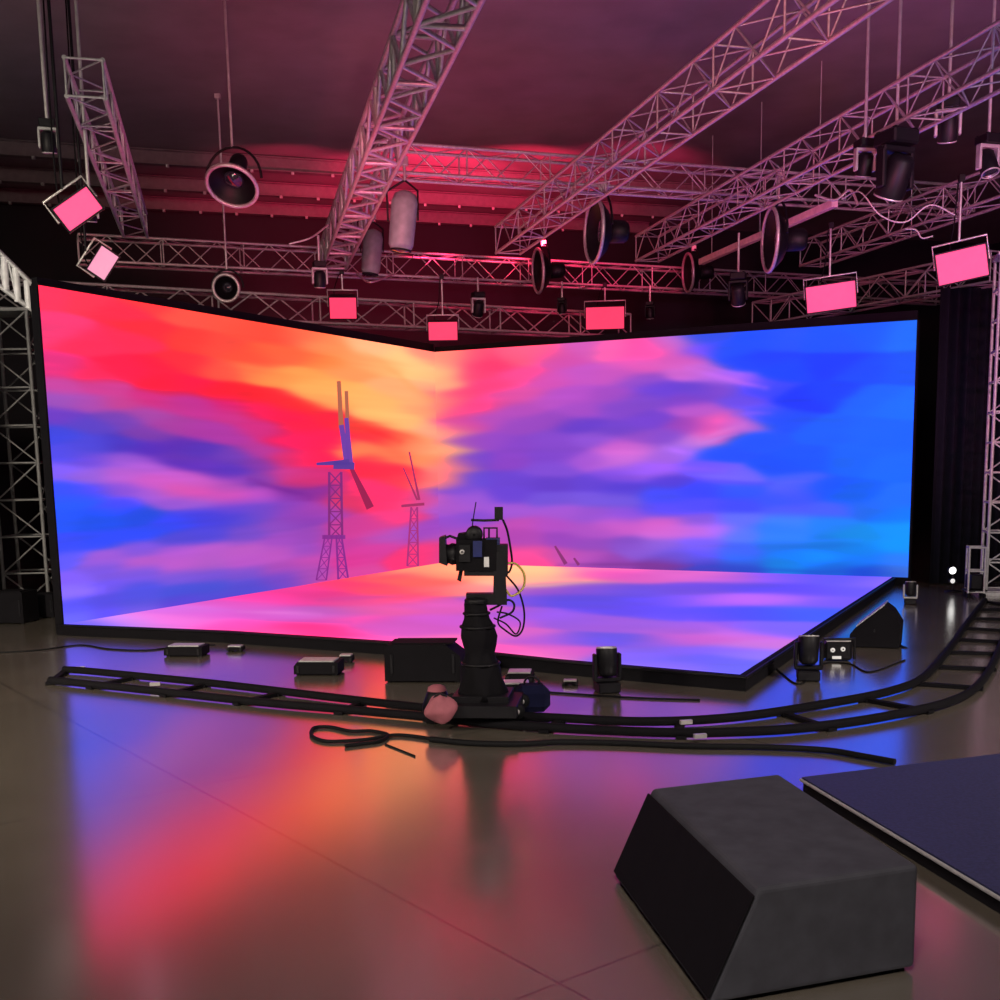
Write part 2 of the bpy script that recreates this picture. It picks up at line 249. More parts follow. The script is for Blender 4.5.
def tolin(c):
    c = np.clip(c / 255, 0, 1); return np.where(c <= .04045, c / 12.92, ((c + .055) / 1.055) ** 2.4)
def picture(P, ctrl, strokes, slope, sx=19., sy=6.6, warp=1.8):
    x, y = proj(P); y0 = y.copy()
    sl = slope(x, y)
    x = x + (vnoise(x / 30, (y - sl * x) / 14, 3) - .5) * 5
    y = y + (vnoise(x / 34, (y - sl * x) / 6, 7) - .5) * warp * 1.3
    num = np.zeros((len(x), 3)); den = np.zeros(len(x))
    for c in ctrl:
        dx = x - c[0]; dy = y - c[1] - sl * dx
        d2 = (dx / sx) ** 2 + (dy / sy) ** 2
        w = np.exp(-d2) + 1e-4 / (1 + d2) ** 2
        num += w[:, None] * c[2:5]; den += w
    col = num / den[:, None]
    for s in strokes:
        ax, ay, bx, by, h = s[:5]; L2 = (bx - ax) ** 2 + (by - ay) ** 2
        t = np.clip(((x - ax) * (bx - ax) + (y - ay) * (by - ay)) / L2, 0, 1)
        d = np.hypot((x - ax - t * (bx - ax)) * .55, y - ay - t * (by - ay)) / h
        tap = .35 + .65 * np.sin(np.pi * np.clip(t, .05, .95))
        a = s[8] * np.exp(-(d ** 2)) * tap
        col = col * (1 - a[:, None]) + s[5:8] * a[:, None]
    st = (vnoise(x / 40, (y0 - sl * x) / 4, 11) - .5) * .03
    col = col * (1 + st[:, None])
    l = tolin(col)
    return l + 14 * np.clip(l - .72, 0, 1) ** 2         # the brightest channels run past the exposure
def screen_mat(name):
    m = bpy.data.materials.new(name); m.use_nodes = True; nt = m.node_tree; b = nt.nodes['Principled BSDF']
    a = nt.nodes.new('ShaderNodeAttribute'); a.attribute_name = 'picture'
    b.inputs['Base Color'].default_value = (.01, .01, .01, 1); b.inputs['Roughness'].default_value = .7; b.inputs['Specular IOR Level'].default_value = .2
    nt.links.new(a.outputs['Color'], b.inputs['Emission Color']); b.inputs['Emission Strength'].default_value = 1.
    return m
def screen(name, thing, quad, nu, nv, m, ctrl, strokes, slope, edge=None, **k):
    a, b_, c, d = [np.array(q) for q in quad]      # a->b along u, a->d along v
    u, v = np.meshgrid(np.linspace(0, 1, nu + 1), np.linspace(0, 1, nv + 1))
    u = u.ravel()[:, None]; v = v.ravel()[:, None]
    if edge is None: P = (a * (1 - u) + b_ * u) * (1 - v) + (d * (1 - u) + c * u) * v
    else: P = edge(u, v)
    col = picture(P, ctrl, strokes, slope, **k)
    base = np.array(thing.base)
    w = nu + 1; i, j = np.meshgrid(np.arange(nu), np.arange(nv)); q = (j * w + i).ravel()
    faces = np.stack([q, q + 1, q + 1 + w, q + w], 1)
    me = bpy.data.meshes.new(name); me.from_pydata((P - base).tolist(), [], faces.tolist())
    at_ = me.color_attributes.new('picture', 'FLOAT_COLOR', 'POINT')
    at_.data.foreach_set('color', np.concatenate([col, np.ones((len(col), 1))], 1).astype(np.float32).ravel())
    me.materials.append(m); me.update()
    o = bpy.data.objects.new(name, me); C.objects.link(o); o.parent = thing.o; return o
FZ = .18
PA = g(64, 624, FZ); PB = g(440, 563, FZ); PCF = g(893, 576.5, FZ); PC = g(908, 577.5, FZ); PD = g(740, 674.5, FZ)
TOP = 5.41
def up(p, z): return V((p.x, p.y, z))
SM = screen_mat('led_picture')
def wall(nm, P0, P1, ctrl, strokes, slope, label, top0, top1):
    t = Thing(nm, up((P0 + P1) / 2, 0), label, 'LED screen', 'LED screen walls')
    d = (P1 - P0); d.z = 0; L = d.length; d.normalize(); nrm = V((d.y, -d.x, 0))     # towards the viewer
    if nrm.dot(V((0, 0, 0)) - P0) < 0: nrm = -nrm
    screen('display', t, (up(P0, FZ), up(P1, FZ), up(P1, top1), up(P0, top0)), 400, 190, SM, ctrl, strokes, slope)
    R = Matrix((d, -nrm, UZ)).transposed()
    mid = (P0 + P1) / 2
    t.part('cabinet_body', MB().prism([up(P0, 0) - nrm * .012, up(P1, 0) - nrm * .012, up(P1, top1) - nrm * .012, up(P0, top0) - nrm * .012], -nrm * .14), BLKM)
    fr = MB(); w = .035
    for a, b2 in ((up(P0, 0), up(P0, top0)), (up(P0, top0), up(P1, top1)), (up(P1, top1), up(P1, 0))):
        e = (b2 - a).normalized(); o = e.cross(nrm).normalized()
        c = (a + b2) / 2
        if (c + o - up(mid, 2.7)).length < (c - o - up(mid, 2.7)).length: o = -o
        fr.prism([a + nrm * .004, b2 + nrm * .004, b2 + nrm * .004 + o * w, a + nrm * .004 + o * w], -nrm * .16)
    t.part('edge_frame', fr, BLKM)
    hb = MB(); hb.prism([up(P0, top0 + .035) - nrm * .02, up(P1, top1 + .035) - nrm * .02, up(P1, top1 + .19) - nrm * .02, up(P0, top0 + .12) - nrm * .02], -nrm * .12)
    t.part('top_header', hb, BLKM)
    return t, nrm, d
hz = lambda x: 479.2 - .0185 * x
lsl = lambda x, y: np.clip((hz(1070) - y) / (1070 - x), -.2, .25) * -1 * -1
ltop0 = at(38, 285, math.hypot(PA.x, PA.y)).z; ltop1 = at(440, 352, math.hypot(PB.x, PB.y)).z; rtop1 = at(916, 320, math.hypot(PC.x, PC.y)).z
lw, LN, LD = wall('led_wall', PA, PB, LEFT, LSTR, lsl, 'left LED video wall showing a red and orange sunset with lattice wind turbines', ltop0, ltop1)
rsl = lambda x, y: (hz(-1900) - y) / (-1900 - x) * .7
rw, RN, RD = wall('led_wall', PB, PC, RIGHT, RSTR, rsl, 'right LED video wall showing pink clouds thinning into a deep blue sky', ltop1, rtop1)
# floor of LED tiles
fp = [PA, g(230, 630.5, FZ), g(392, 641, FZ), g(560, 659, FZ), PD]
def flerp(t):
    t = t * 4; i = np.clip(np.floor(t).astype(int), 0, 3); f = t - i; A = np.array([list(p) for p in fp]); return A[i[:, 0]] * (1 - f) + A[i[:, 0] + 1] * f
lf = Thing('led_floor', up((PA + PD + PB + PCF) / 4, 0), 'low raised LED floor showing pink sand and violet streaks, in front of the two video walls', 'LED floor')
pb, pcf = np.array(PB), np.array(PCF)
screen('display', lf, (PA, PD, PCF, PB), 340, 260, SM, FLOOR, FSTR, lambda x, y: x * 0 + .012, sx=34, sy=4.6, warp=.9,
       edge=lambda u, v: flerp(u) * (1 - v) + (pb * (1 - u) + pcf * u) * v)
sk = MB(); ring_ = fp + [PCF, PB]; cen = sum(ring_, V()) / len(ring_)
outer = []
for i, p in enumerate(ring_):
    q = p - cen; q.z = 0; outer.append(p + q.normalized() * (.10 if i < 6 else 0))
sk.prism([up(p, 0.0) for p in outer], (0, 0, FZ - .012))
lf.part('skirt', sk, BLKM)
tr = MB()
for i in range(5): a, b2 = outer[i], outer[i + 1]; tr.tube([up(a, FZ - .02), up(b2, FZ - .02)], .018, 6)
lf.part('edge_trim', tr, BLK)
# turbines drawn on the walls
def glow(name, c): return mat(name, (.01, .01, .01), .8, emit=lin(c), es=1., noise=0)
def drawn(name, thing, segs, m, P0, N, off=.006, par=None):
    mb = MB()
    for s in segs:
        x0, y0, x1, y1, w0 = s[:5]; w1 = s[5] if len(s) > 5 else w0
        L = math.hypot(x1 - x0, y1 - y0); nx, ny = -(y1 - y0) / L, (x1 - x0) / L
        q = [on_plane(x0 + nx * w0 / 2, y0 + ny * w0 / 2, P0, N), on_plane(x1 + nx * w1 / 2, y1 + ny * w1 / 2, P0, N), on_plane(x1 - nx * w1 / 2, y1 - ny * w1 / 2, P0, N), on_plane(x0 - nx * w0 / 2, y0 - ny * w0 / 2, P0, N)]
        mb.add([p + N * off for p in q], [(0, 1, 2, 3)])
    return thing.part(name, mb, m, par)
def lattice(a0, a1, b0, b1, n, w):
    out = [(*a0, *a1, w), (*b0, *b1, w)]
    for i in range(n):
        t0, t1 = i / n, (i + 1) / n
        L = lambda p, q, t: (p[0] + (q[0] - p[0]) * t, p[1] + (q[1] - p[1]) * t)
        out += [(*L(a0, a1, t0), *L(b0, b1, t1), w * .5), (*L(b0, b1, t0), *L(a0, a1, t1), w * .5), (*L(a0, a1, t1), *L(b0, b1, t1), w * .5)]
    return out
tb = drawn('turbine_tower_image', lw, lattice((329, 472), (329, 538), (341, 472), (342, 538), 5, 2.4), glow('violet_tower_glow', (125, 38, 120)), PA, LN)
drawn('turbine_base_image', lw, lattice((325, 535), (316, 580), (332, 535), (326, 580), 4, 1.5) + lattice((336, 535), (338, 580), (341, 535), (348, 580), 4, 1.9) + [(322, 537, 345, 537, 4)], glow('violet_base_glow', (128, 40, 140)), PA, LN, .008)
drawn('turbine_blade_image', lw, [(341, 425, 347, 465, 5, 6), (346, 418, 350, 465, 4, 6)], glow('violet_blade_glow', (105, 60, 165)), PA, LN, .009)
drawn('turbine_blade_image', lw, [(338.5, 381, 341, 428, 4, 5), (346, 391, 347.5, 428, 3.5, 4)], glow('brown_blade_glow', (176, 100, 72)), PA, LN, .008)
drawn('turbine_nacelle_image', lw, [(316, 464, 349, 462, 2.5, 6), (333, 465, 354, 466, 8, 7)], glow('blue_nacelle_glow', (80, 55, 150)), PA, LN, .012)
drawn('turbine_blade_image', lw, [(351, 468, 370, 508, 4, 8)], glow('crimson_blade_glow', (150, 25, 75)), PA, LN, .010)
t2 = glow('rose_turbine_glow', (160, 45, 95))
drawn('distant_turbine_tower_image', lw, lattice((411, 507), (407, 566), (417, 507), (418, 566), 5, 1.8), glow('plum_turbine_glow', (165, 45, 120)), PA, LN)
drawn('distant_turbine_blade_image', lw, [(409, 452, 419, 500, 1.6, 2.4), (403, 468, 417, 500, 1.4, 2)], t2, PA, LN, .008)
drawn('distant_turbine_blade_image', lw, [(401, 506, 424, 504, 2.6, 2.8)], t2, PA, LN, .010)
drawn('far_turbine_image', rw, [(555, 546, 566, 564, 2., 4.), (574, 558, 579, 565, 2, 3)], glow('far_turbine_glow', (130, 40, 115)), PB, RN)
# ------------------------------------------------------------------ trusses
def truss(p0, p1, size, label, m, group=None, side=None, bay=None, name='truss', cat='truss', rc=.032, rb=.013, upv=None, plate=False):
    """p0,p1: ends of the lower-left chord; section size grows along side and up"""
    p0, p1 = V(p0), V(p1); d = (p1 - p0).normalized()
    u = UZ if upv is None else V(upv); s = side if side is not None else d.cross(u).normalized()
    w = size; h = size; L = (p1 - p0).length
    t = Thing(name, (p0 + p1) / 2 + s * w / 2, label, cat, group)
    corners = [V(), s * w, s * w + u * h, u * h]
    for c in corners: t.part('chord', MB().tube([p0 + c, p1 + c], rc, 8), m)
    n = max(2, int(round(L / (bay or w)))); st = L / n
    for f in range(4):
        c0, c1 = corners[f], corners[(f + 1) % 4]
        for i in range(n):
            a = p0 + d * st * i; e = p0 + d * st * (i + 1)
            x, y = (a + c0, e + c1) if (i + f) % 2 == 0 else (a + c1, e + c0)
            t.part('brace', MB().tube([x, y], rb, 5, False), m)
    for i in range(n + 1):
        if i % 3 == 0 or i == n:
            a = p0 + d * st * i; mb = MB()
            for f in range(4): mb.tube([a + corners[f], a + corners[(f + 1) % 4]], rb * 1.2, 5, False)
            t.part('end_ring', mb, m)
    return t
def along(pa, pb, ta, tb_): return pa + (pb - pa) * ta, pa + (pb - pa) * tb_
TZ = 7.2; G = 'overhead lighting trusses'
b0, b1 = g(137, 263, TZ), g(720, 291, TZ)
bd = (b1 - b0).normalized()
truss(b0 - bd * 1.2, b1 + bd * 8, .55, 'long pink lit crosswise truss running over the whole set above the video walls', ALU, G, side=V((-bd.y, bd.x, 0)), bay=.6)
def bline(x):                                # point of truss B straight under/over a pixel column
    best = min((abs(proj(np.array([list(b0 + bd * s)]))[0][0] - x), s) for s in np.arange(-3, 30, .1)); return b0 + bd * best[1]
def ctruss(pa, pb, ext, label, sz=.55, z=TZ, m=ALU, start=0., **k):
    a, b2 = g(*pa, z), g(*pb, z); d = (b2 - a).normalized(); L = (b2 - a).length
    a2 = a + d * start; b3 = b2 + d * ext
    side = d.cross(UZ).normalized()
    if side.x < 0: side = -side
    return truss(a2, b3, sz, label, m, G, side=side, bay=.6, **k)
ctruss((322, 268), (357, 178), 13, 'bright pink lengthwise truss coming down left of centre above the rose softlight', rc=.04, rb=.03)
ctruss((496, 253), (579, 191), 13, 'lengthwise truss slanting up to the right above the centre of the set')
ctruss((636, 261), (740, 206), 13, 'lengthwise truss slanting up to the right between the two largest dish lights')
ctruss((800, 266), (909, 228), 13, 'dim violet lengthwise truss slanting over the right end of the blue wall')
ctruss((121, 230), (100, 178), 4, 'grey lengthwise truss end hanging near the upper left pink softlight', m=ALUD, sz=.45, start=-.6)
# crosswise truss laid on top of the lengthwise ones
DZ = TZ + .62
d0, d1 = g(380, 171, DZ), g(856, 203, DZ); dd = (d1 - d0).normalized()
truss(d0, d1 + dd * 3, .5, 'nearer crosswise truss lying on top of the lengthwise trusses, upper right', ALU, G, side=V((-dd.y, dd.x, 0)), bay=.55)
# back truss behind the walls
a0, a1 = g(330, 323, 6.2), g(430, 327.5, 6.2); ad = (a1 - a0).normalized()
truss(a0 - ad * 7.8, a0 + ad * 9, .62, 'grey crosswise truss standing directly behind the left video wall top', ALUD, G, side=V((-ad.y, ad.x, 0)), bay=.85, rc=.035, rb=.02)
# right rear truss
e0, e1 = g(770, 327, 6.25), g(1010, 283, 6.25)
truss(e1, e0, .62, 'dark lengthwise truss behind the black drape at far right', ALUD, G, bay=.8, side=(e0 - e1).normalized().cross(UZ) * -1, rc=.028, rb=.016)
# upper left ladder beam
t = Thing('ladder_beam', at(16, 290, 19.4), 'short pale ladder beam with thick rungs reaching the top of the left tower', 'truss', G)
LB = [((4, 257), (6, 290)), ((15.5, 268), (18, 302)), ((27, 281), (29, 308))]
for (p_, q_) in LB: t.part('rung', MB().tube([at(*p_, 19.4), at(*q_, 19.4)], .055, 8), WHITE)
t.part('chord', MB().tube([at(-25, 228, 19.4), at(38, 290, 19.4)], .04, 8), ALUD)
t.part('chord', MB().tube([at(-25, 268, 19.4), at(38, 314, 19.4)], .04, 8), ALUD)
for i in range(3): t.part('brace', MB().tube([at(-18 + i * 13, 236 + i * 12, 19.4), at(-7 + i * 12, 281 + i * 9, 19.4)], .02, 6), ALUD)
# towers
def tower(px, py, w, h, label, m, dx=None, rc=.035, rb=.02, rows=10):
    p = g(px, py, .06); s = dx or E2; bk = V((-s.y, s.x, 0))
    t = Thing('truss_tower', up(p + s * w / 2 + bk * w / 2, 0), label, 'truss tower', 'truss towers at the sides')
    cs = [V(), s * w, s * w + bk * w, bk * w]
    for c in cs: t.part('chord', MB().tube([p + c, p + c + UZ * h], rc, 8), m)
    st = h / rows
    for f in range(4):
        c0, c1 = cs[f], cs[(f + 1) % 4]
        for i in range(rows):
            a = p + UZ * st * i
            t.part('rung', MB().tube([a + c0, a + c1], rb, 6, False), m)
            if f != 3: t.part('brace', MB().tube([a + (c0 if i % 2 else c1), a + UZ * st + (c1 if i % 2 else c0)], rb * .8, 6, False), m)
    t.part('base_plate', MB().box(up(p + s * w / 2 + bk * w / 2, .03), (w + .3, w + .3, .06), Matrix.Rotation(math.atan2(s.y, s.x), 3, 'Z')), m)
    t.part('top_plate', MB().box(up(p + s * w / 2 + bk * w / 2, h + .08), (w + .1, w + .1, .06), Matrix.Rotation(math.atan2(s.y, s.x), 3, 'Z')), m)
    return t
tower(6, 610, .80, 5.45, 'grey lattice truss tower standing at the left edge behind the left video wall', mat('darkened_grey_aluminium', (.17, .17, .17), .6, .2), dx=V((1, .05, 0)).normalized(), rows=8)  # aluminium colour darkened to offset the fill light falling on this tower
tower(986, 592, .75, 6.1, 'pink lit ladder-like truss tower standing at the right edge beside the black drape', ALUD, dx=V((.96, -.28, 0)).normalized(), rows=11, rc=.03)
# salmon bar
sb0, sb1 = g(701, 262, 7.5), g(835, 203, 7.5); sd = (sb1 - sb0).normalized()
t = Thing('lighting_bar', (sb0 + sb1) / 2, 'flat pale bar slanting behind the round light, right of centre overhead', 'lighting bar')
SALM = mat('pale_bar_paint', (.85, .62, .62), .5)
t.part('rail', MB().box((sb0 + sb1) / 2, ((sb1 - sb0).length, .14, .14), Matrix.Rotation(math.atan2(sd.y, sd.x), 3, 'Z')), SALM)
for k in (.1, .5, .9):
    q = sb0 + (sb1 - sb0) * k; t.part('hanger', MB().tube([q + UZ * .06, up(q, ZC)], .012, 6), STEEL)
# ------------------------------------------------------------------ hanging lights
def softlight(px, py, d, w, h, roll, pitch, hang, label, m, group='square softlights hanging from the trusses', yaw=0.):
    c = at(px, py, d)
    f = V((0, 0, EYE)) - c; f.z = 0; f.normalize(); f = Matrix.Rotation(yaw, 3, 'Z') @ f
    f = (f * math.cos(pitch) - UZ * math.sin(pitch)).normalized()
    R = frame_R(f, roll)
    t = Thing('softlight', c, label, 'softlight', group)
    t.part('diffuser', MB().box(c + f * .0, (w, .03, h), R, .006), m)
    hs = t.part('housing', MB().box(c - f * .13, (w * .98, .22, h * 1.02), R), BLK)
    fr = MB()
    for sx in (-1, 1): fr.box(c + R @ V((sx * (w / 2 + .012), .0, 0)), (.02, .06, h + .05), R)
    for sz in (-1, 1): fr.box(c + R @ V((0, .0, sz * (h / 2 + .012))), (w + .03, .06, .02), R)
    t.part('bezel', fr, BLK)
    yk = MB(); top = c + UZ * (h * .5 + .22) - f * .12; xr = R @ V((1, 0, 0))
    L = c + xr * (w / 2 + .04) - f * .12; Rr = c - xr * (w / 2 + .04) - f * .12
    mid = c - f * .12 + (R @ V((0, 0, 1))) * (h / 2 + .14)
    yk.tube([L, L + (mid - (c - f * .12)) , mid + (Rr - c + f * .12), Rr], .018, 6)
    t.part('yoke', yk, STEEL)
    ht = hang if hang else ZC
    t.part('hanging_pipe', MB().tube([mid, up(mid, ht)], .022, 8), STEEL if hang else BLK)
    t.part('clamp', MB().box(up(mid, ht - .03), (.1, .08, .12)), BLK)
    t.part('power_lead', MB().tube(spline([c - f * .24 + xr * .1, c - f * .34 + xr * .2 + UZ * .25, mid + xr * .09 + UZ * .3, up(mid, ht - .1) + xr * .05], 5), .012, 5), RUB)
    return t
D2 = math.hypot
def bdist(x): q = bline(x); return D2(q.x, q.y)
softlight(78, 209, 15.5, .50, .30, math.radians(36), .1, None, 'tilted bright pink softlight, upper left corner', SKYP)
softlight(103, 263, 18, .40, .27, math.radians(56), .15, None, 'small pale pink softlight tipped on edge near the left wall top', SKYW)
softlight(343, 308, bdist(343) - .3, .62, .50, 0, .45, TZ, 'rose softlight below the bright truss above the orange clouds', SKYR)
softlight(443, 331, bdist(443) - .3, .70, .44, 0, .35, TZ, 'rose softlight hanging over the corner where the two video walls meet', SKYR)
softlight(605, 318, bdist(607) - .3, .98, .55, 0, .25, TZ, 'rose softlight hanging above the pink clouds of the right wall', SKYR)
softlight(831, 297, 24.0, .94, .50, math.radians(5), .25, TZ, 'bright pink softlight hanging above the blue part of the right wall', SKYP)
softlight(962, 265, 21, .78, .50, math.radians(9), .2, TZ, 'bright pink softlight at upper right beside the right tower', SKYP)
GREYS = mat('grey_shell_paint', (.20, .22, .23), .5)
def dish(px, py, d, rad, aim, hang, label, m=ALU, depth=.3, shell=BLK, group='round dish lights hanging from the trusses'):
    c = at(px, py, d); a = V(aim).normalized()
    t = Thing('dish_light', c, label, 'dish light', group)
    t.part('reflector', MB().lathe(c, a, [(-depth, .05), (-depth, rad * .35), (-depth * .7, rad * .7), (-depth * .25, rad * .95), (0, rad), (.012, rad * .98), (-depth * .2, rad * .9), (-depth * .6, rad * .62), (-depth * .85, rad * .3), (-depth * .86, .01)]), shell)
    t.part('rim', MB().ring(c, a, rad, .035), m)
    t.part('rear_housing', MB().lathe(c - a * depth, a, [(-.36, .01), (-.36, rad * .30), (-.3, rad * .36), (.03, rad * .38), (.03, .01)], 20), BLK)
    sx = a.cross(UZ).normalized()
    yk = MB(); n = 14; cc = c - a * depth * .5
    yk.tube([cc + sx * (rad + .07) * math.cos(math.pi * i / n) + UZ * (rad + .10) * math.sin(math.pi * i / n) for i in range(n + 1)], .022, 6)
    t.part('yoke', yk, BLK)
    topp = cc + UZ * (rad + .10)
    ht = max(hang or ZC, topp.z + .05)
    t.part('hanging_pipe', MB().tube([topp, up(topp, ht)], .022, 8), STEEL)
    t.part('clamp', MB().box(up(topp, ht - .02), (.12, .1, .14)), STEEL)
    lens = t.part('lens', MB().lathe(c - a * depth * .45, a, [(-.03, .01), (-.03, rad * .42), (0, rad * .42), (.03, rad * .3), (.045, .01)], 20), GLASS)
    return t
dish(594, 231, 22.3, .58, (-.975, -.22, .0), DZ, 'largest dish light edge on, between the two centre trusses')
dish(538, 271, bdist(538) - .95, .52, (-.975, -.22, -.05), TZ, 'dish light with pale left rim hanging below the centre truss')
dish(688, 273, bdist(688) - .95, .48, (-.98, -.12, -.05), TZ, 'dim dish light with thin rim, right of the rose softlight')
dish(770, 240, 22.1, .56, (-.98, -.02, 0), DZ, 'dark dish light in front of the flat pale bar')
def can(px, py, d, hang, label):
    c = at(px, py, d); t = Thing('drum_light', c, label, 'drum light', 'grey drum lights by the bright truss')
    t.part('shell', MB().lathe(c, (.12, 0, 1), [(-.50, .01), (-.50, .17), (-.40, .22), (.30, .235), (.44, .19), (.50, .08), (.52, .01)], 24), GREYS)
    t.part('bezel', MB().ring(c - V((.06, 0, .5)), (.12, 0, 1), .175, .02, 24, 6), BLK)
    t.part('lens', MB().lathe(c - V((.061, 0, .51)), (.12, 0, 1), [(-.02, .01), (0, .15), (.012, .16), (.013, .01)], 20), GLASS)
    yk = MB()
    for sx in (-1, 1): yk.tube([c + V((sx * .26, 0, 0)), c + V((sx * .27, 0, .5)), c + V((.05, 0, .68))], .02, 6)
    t.part('yoke', yk, BLK)
    t.part('hanging_pipe', MB().tube([c + V((.05, 0, .67)), up(c + V((.05, 0, 0)), max(hang, c.z + .8))], .025, 8), STEEL)
    t.part('clamp', MB().box(up(c + V((.05, 0, 0)), max(hang, c.z + .8)), (.14, .12, .14)), STEEL)
can(403, 221, 20.4, DZ, 'upper grey drum light beside the bright pink lengthwise truss')
can(372, 252, bdist(372) - .9, TZ, 'lower grey drum light at the foot of the bright pink lengthwise truss')
dish(232, 186, 20, .42, (-.1, -.6, -.8), None, 'round light with a pink lower rim, near the ceiling on the left')
dish(226, 288, 25.0, .27, (0, -1, -.2), None, 'small dark ring light above the left video wall')
def mover(P, s, yaw, tilt, label, hang=None, inv=False, lens=LEDD, group='moving head lights on the floor', arms=BLK):
    P = V(P); z = -1 if inv else 1; R = Matrix.Rotation(yaw, 3, 'Z')
    q = lambda x, y, zz: P + R @ V((x * s, y * s, zz * s * z))
    t = Thing('moving_head_light', P, label, 'moving head light', group)
    t.part('base', MB().box(q(0, 0, .09), (.36 * s, .36 * s, .16 * s), R, .02 * s), BLK)
    ft = MB()
    for sx in (-1, 1):
        for sy in (-1, 1): ft.box(q(sx * .13, sy * .13, .01), (.05 * s, .05 * s, .02 * s), R)
    t.part('foot', ft, RUB)
    yk = MB()
    for sx in (-1, 1): yk.box(q(sx * .20, 0, .42), (.055 * s, .13 * s, .42 * s), R, .015 * s)
    yk.box(q(0, 0, .21), (.44 * s, .15 * s, .07 * s), R, .015 * s)
    t.part('yoke', yk, arms)
    a = (R @ V((0, math.sin(tilt), math.cos(tilt) * z))).normalized(); c = q(0, 0, .50)
    t.part('head', MB().lathe(c, a, [(-.24 * s, .01), (-.24 * s, .10 * s), (-.18 * s, .15 * s), (.05 * s, .165 * s), (.2 * s, .17 * s), (.22 * s, .16 * s), (.22 * s, .14 * s)], 22), BLK)
    t.part('lens', MB().lathe(c, a, [(.205 * s, .14 * s), (.225 * s, .12 * s), (.235 * s, .01)], 22), lens)
    t.part('bezel', MB().ring(c + a * .22 * s, a, .155 * s, .014 * s, 22, 6), STEEL)
    if inv:
        t.part('hanging_pipe', MB().tube([P, up(P, hang)], .025, 8), STEEL)
    return t
MG = 'moving head lights hung from the trusses'
p = at(895, 182, 17.5); mover((p.x, p.y, 7.12), 1.25, .4, .5, 'large dark moving head hanging at the top right', hang=ZC, inv=True, lens=GLASS, group=MG)
p = at(864, 186, 17.8); mover((p.x, p.y, 7.12), .7, .2, .3, 'small pale moving head beside the large one at the top right', hang=ZC, inv=True, lens=GLASS, group=MG, arms=STEEL)
p = at(945, 200, 18); mover((p.x, p.y, 7.6), .8, -.3, .4, 'moving head hanging above the right bright pink softlight', hang=ZC, inv=True, lens=GLASS, group=MG, arms=STEEL)
p = at(985, 225, 19); mover((p.x, p.y, 7.3), .8, .3, -.4, 'moving head hanging at the right edge above the tower', hang=ZC, inv=True, lens=GLASS, group=MG, arms=STEEL)
p = at(52, 188, 16); mover((p.x, p.y, 7.0), .55, .3, .2, 'dark moving head hanging left of the tilted softlight', hang=ZC, inv=True, lens=GLASS, group=MG, arms=ALUD)
p = at(92, 238, 17); mover((p.x, p.y, 6.35), .5, .3, .2, 'small moving head hanging between the two left softlights', hang=ZC, inv=True, lens=GLASS, group=MG, arms=ALUD)
p = at(320, 285, 23.5); mover((p.x, p.y, 6.7), .7, .3, .2, 'moving head hanging left of the rose softlight under the bright truss', hang=TZ, inv=True, lens=GLASS, group=MG, arms=ALUD)
p = at(478, 290, bdist(478) - .3); mover((p.x, p.y, 6.85), .8, .3, .6, 'moving head hanging right of the wall corner softlight', hang=TZ, inv=True, lens=GLASS, group=MG, arms=STEEL)
p = at(738, 300, 24.8); mover((p.x, p.y, 6.5), .9, -.3, .6, 'moving head hanging above the right wall where pink turns blue', hang=TZ + .1, inv=True, lens=GLASS, group=MG)
p = at(650, 300, bdist(650) - .3); mover((p.x, p.y, 6.8), .6, -.3, .2, 'small moving head hanging between two softlights over the right wall', hang=TZ, inv=True, lens=GLASS, group=MG)
p = at(562, 300, bdist(562) - .3); mover((p.x, p.y, 6.8), .55, -.3, .2, 'small moving head hanging left of the middle rose softlight', hang=TZ, inv=True, lens=GLASS, group=MG)
# looping cables on the truss
def hangcable(pts, label, r=.012, m=ALUD):
    single('hanging_cable', MB().tube(spline(pts, 8), r, 6), m, label, 'cable', 'cables slung between the trusses', base=pts[0])
hangcable([at(842, 199, 18.5), at(860, 192, 18.3), at(880, 215, 18.3), at(905, 222, 18.3), at(930, 205, 18.3), at(955, 215, 18.3)], 'slack cable looping below the large moving head at top right')
hangcable([at(905, 229, 19.8), at(916, 230, 19.8), at(922, 238, 19.8), at(933, 236, 19.8)], 'short bent cable end beside the violet truss')
hangcable([at(289, 244, 23), at(310, 238, 23), at(328, 225, 22.5)], 'thin cable rising to the left side of the bright truss', .018)
hangcable([bline(355) - E1 * .08, at(366, 281, 24.5), at(376, 281, 24.5), bline(392) - E1 * .08], 'cable sagging under the crosswise truss beside the grey round light', .02, ALU)
hangcable([at(815, 195, 18.9), at(835, 200, 18.8), at(850, 190, 18.7), at(858, 205, 18.6)], 'violet cable swag left of the small pale moving head', .02, ALU)
# ------------------------------------------------------------------ drape at right
def drape(pa, pb, z0, z1, label, waves=26):
    a, b2 = V(pa), V(pb); d = (b2 - a); L = d.length; d.normalize(); n = V((-d.y, d.x, 0)); N = waves * 8
    mb = MB(); vs_ = []
    for j in range(2):
        for i in range(N + 1):
            t = i / N; q = a + d * L * t + n * (.07 * math.sin(t * waves * 2 * math.pi) + .03 * math.sin(t * 37)); vs_.append((q.x, q.y, (z0, z1)[j]))
    mb.add(vs_, [(i, i + 1, i + N + 2, i + N + 1) for i in range(N)], True)
    o = single('stage_drape', mb, CURT, label, 'drape', base=(a + b2) / 2 * 1 - UZ * 0); md = o.modifiers.new('thickness', 'SOLIDIFY'); md.thickness = .01
    return o
q0 = PC + RD * .35 - RN * .5; q0.z = 0
drape(q0, q0 + V((5.5, 1.2, 0)), .02, 5.9, 'tall black pleated drape hanging right of the blue video wall')
q1 = PA - LD * .2 - LN * 1.9; q1.z = 0
drape(q1 + V((-9, 1.5, 0)), q1 + V((-.2, .4, 0)), .02, 5.2, 'black pleated drape behind the left truss tower')
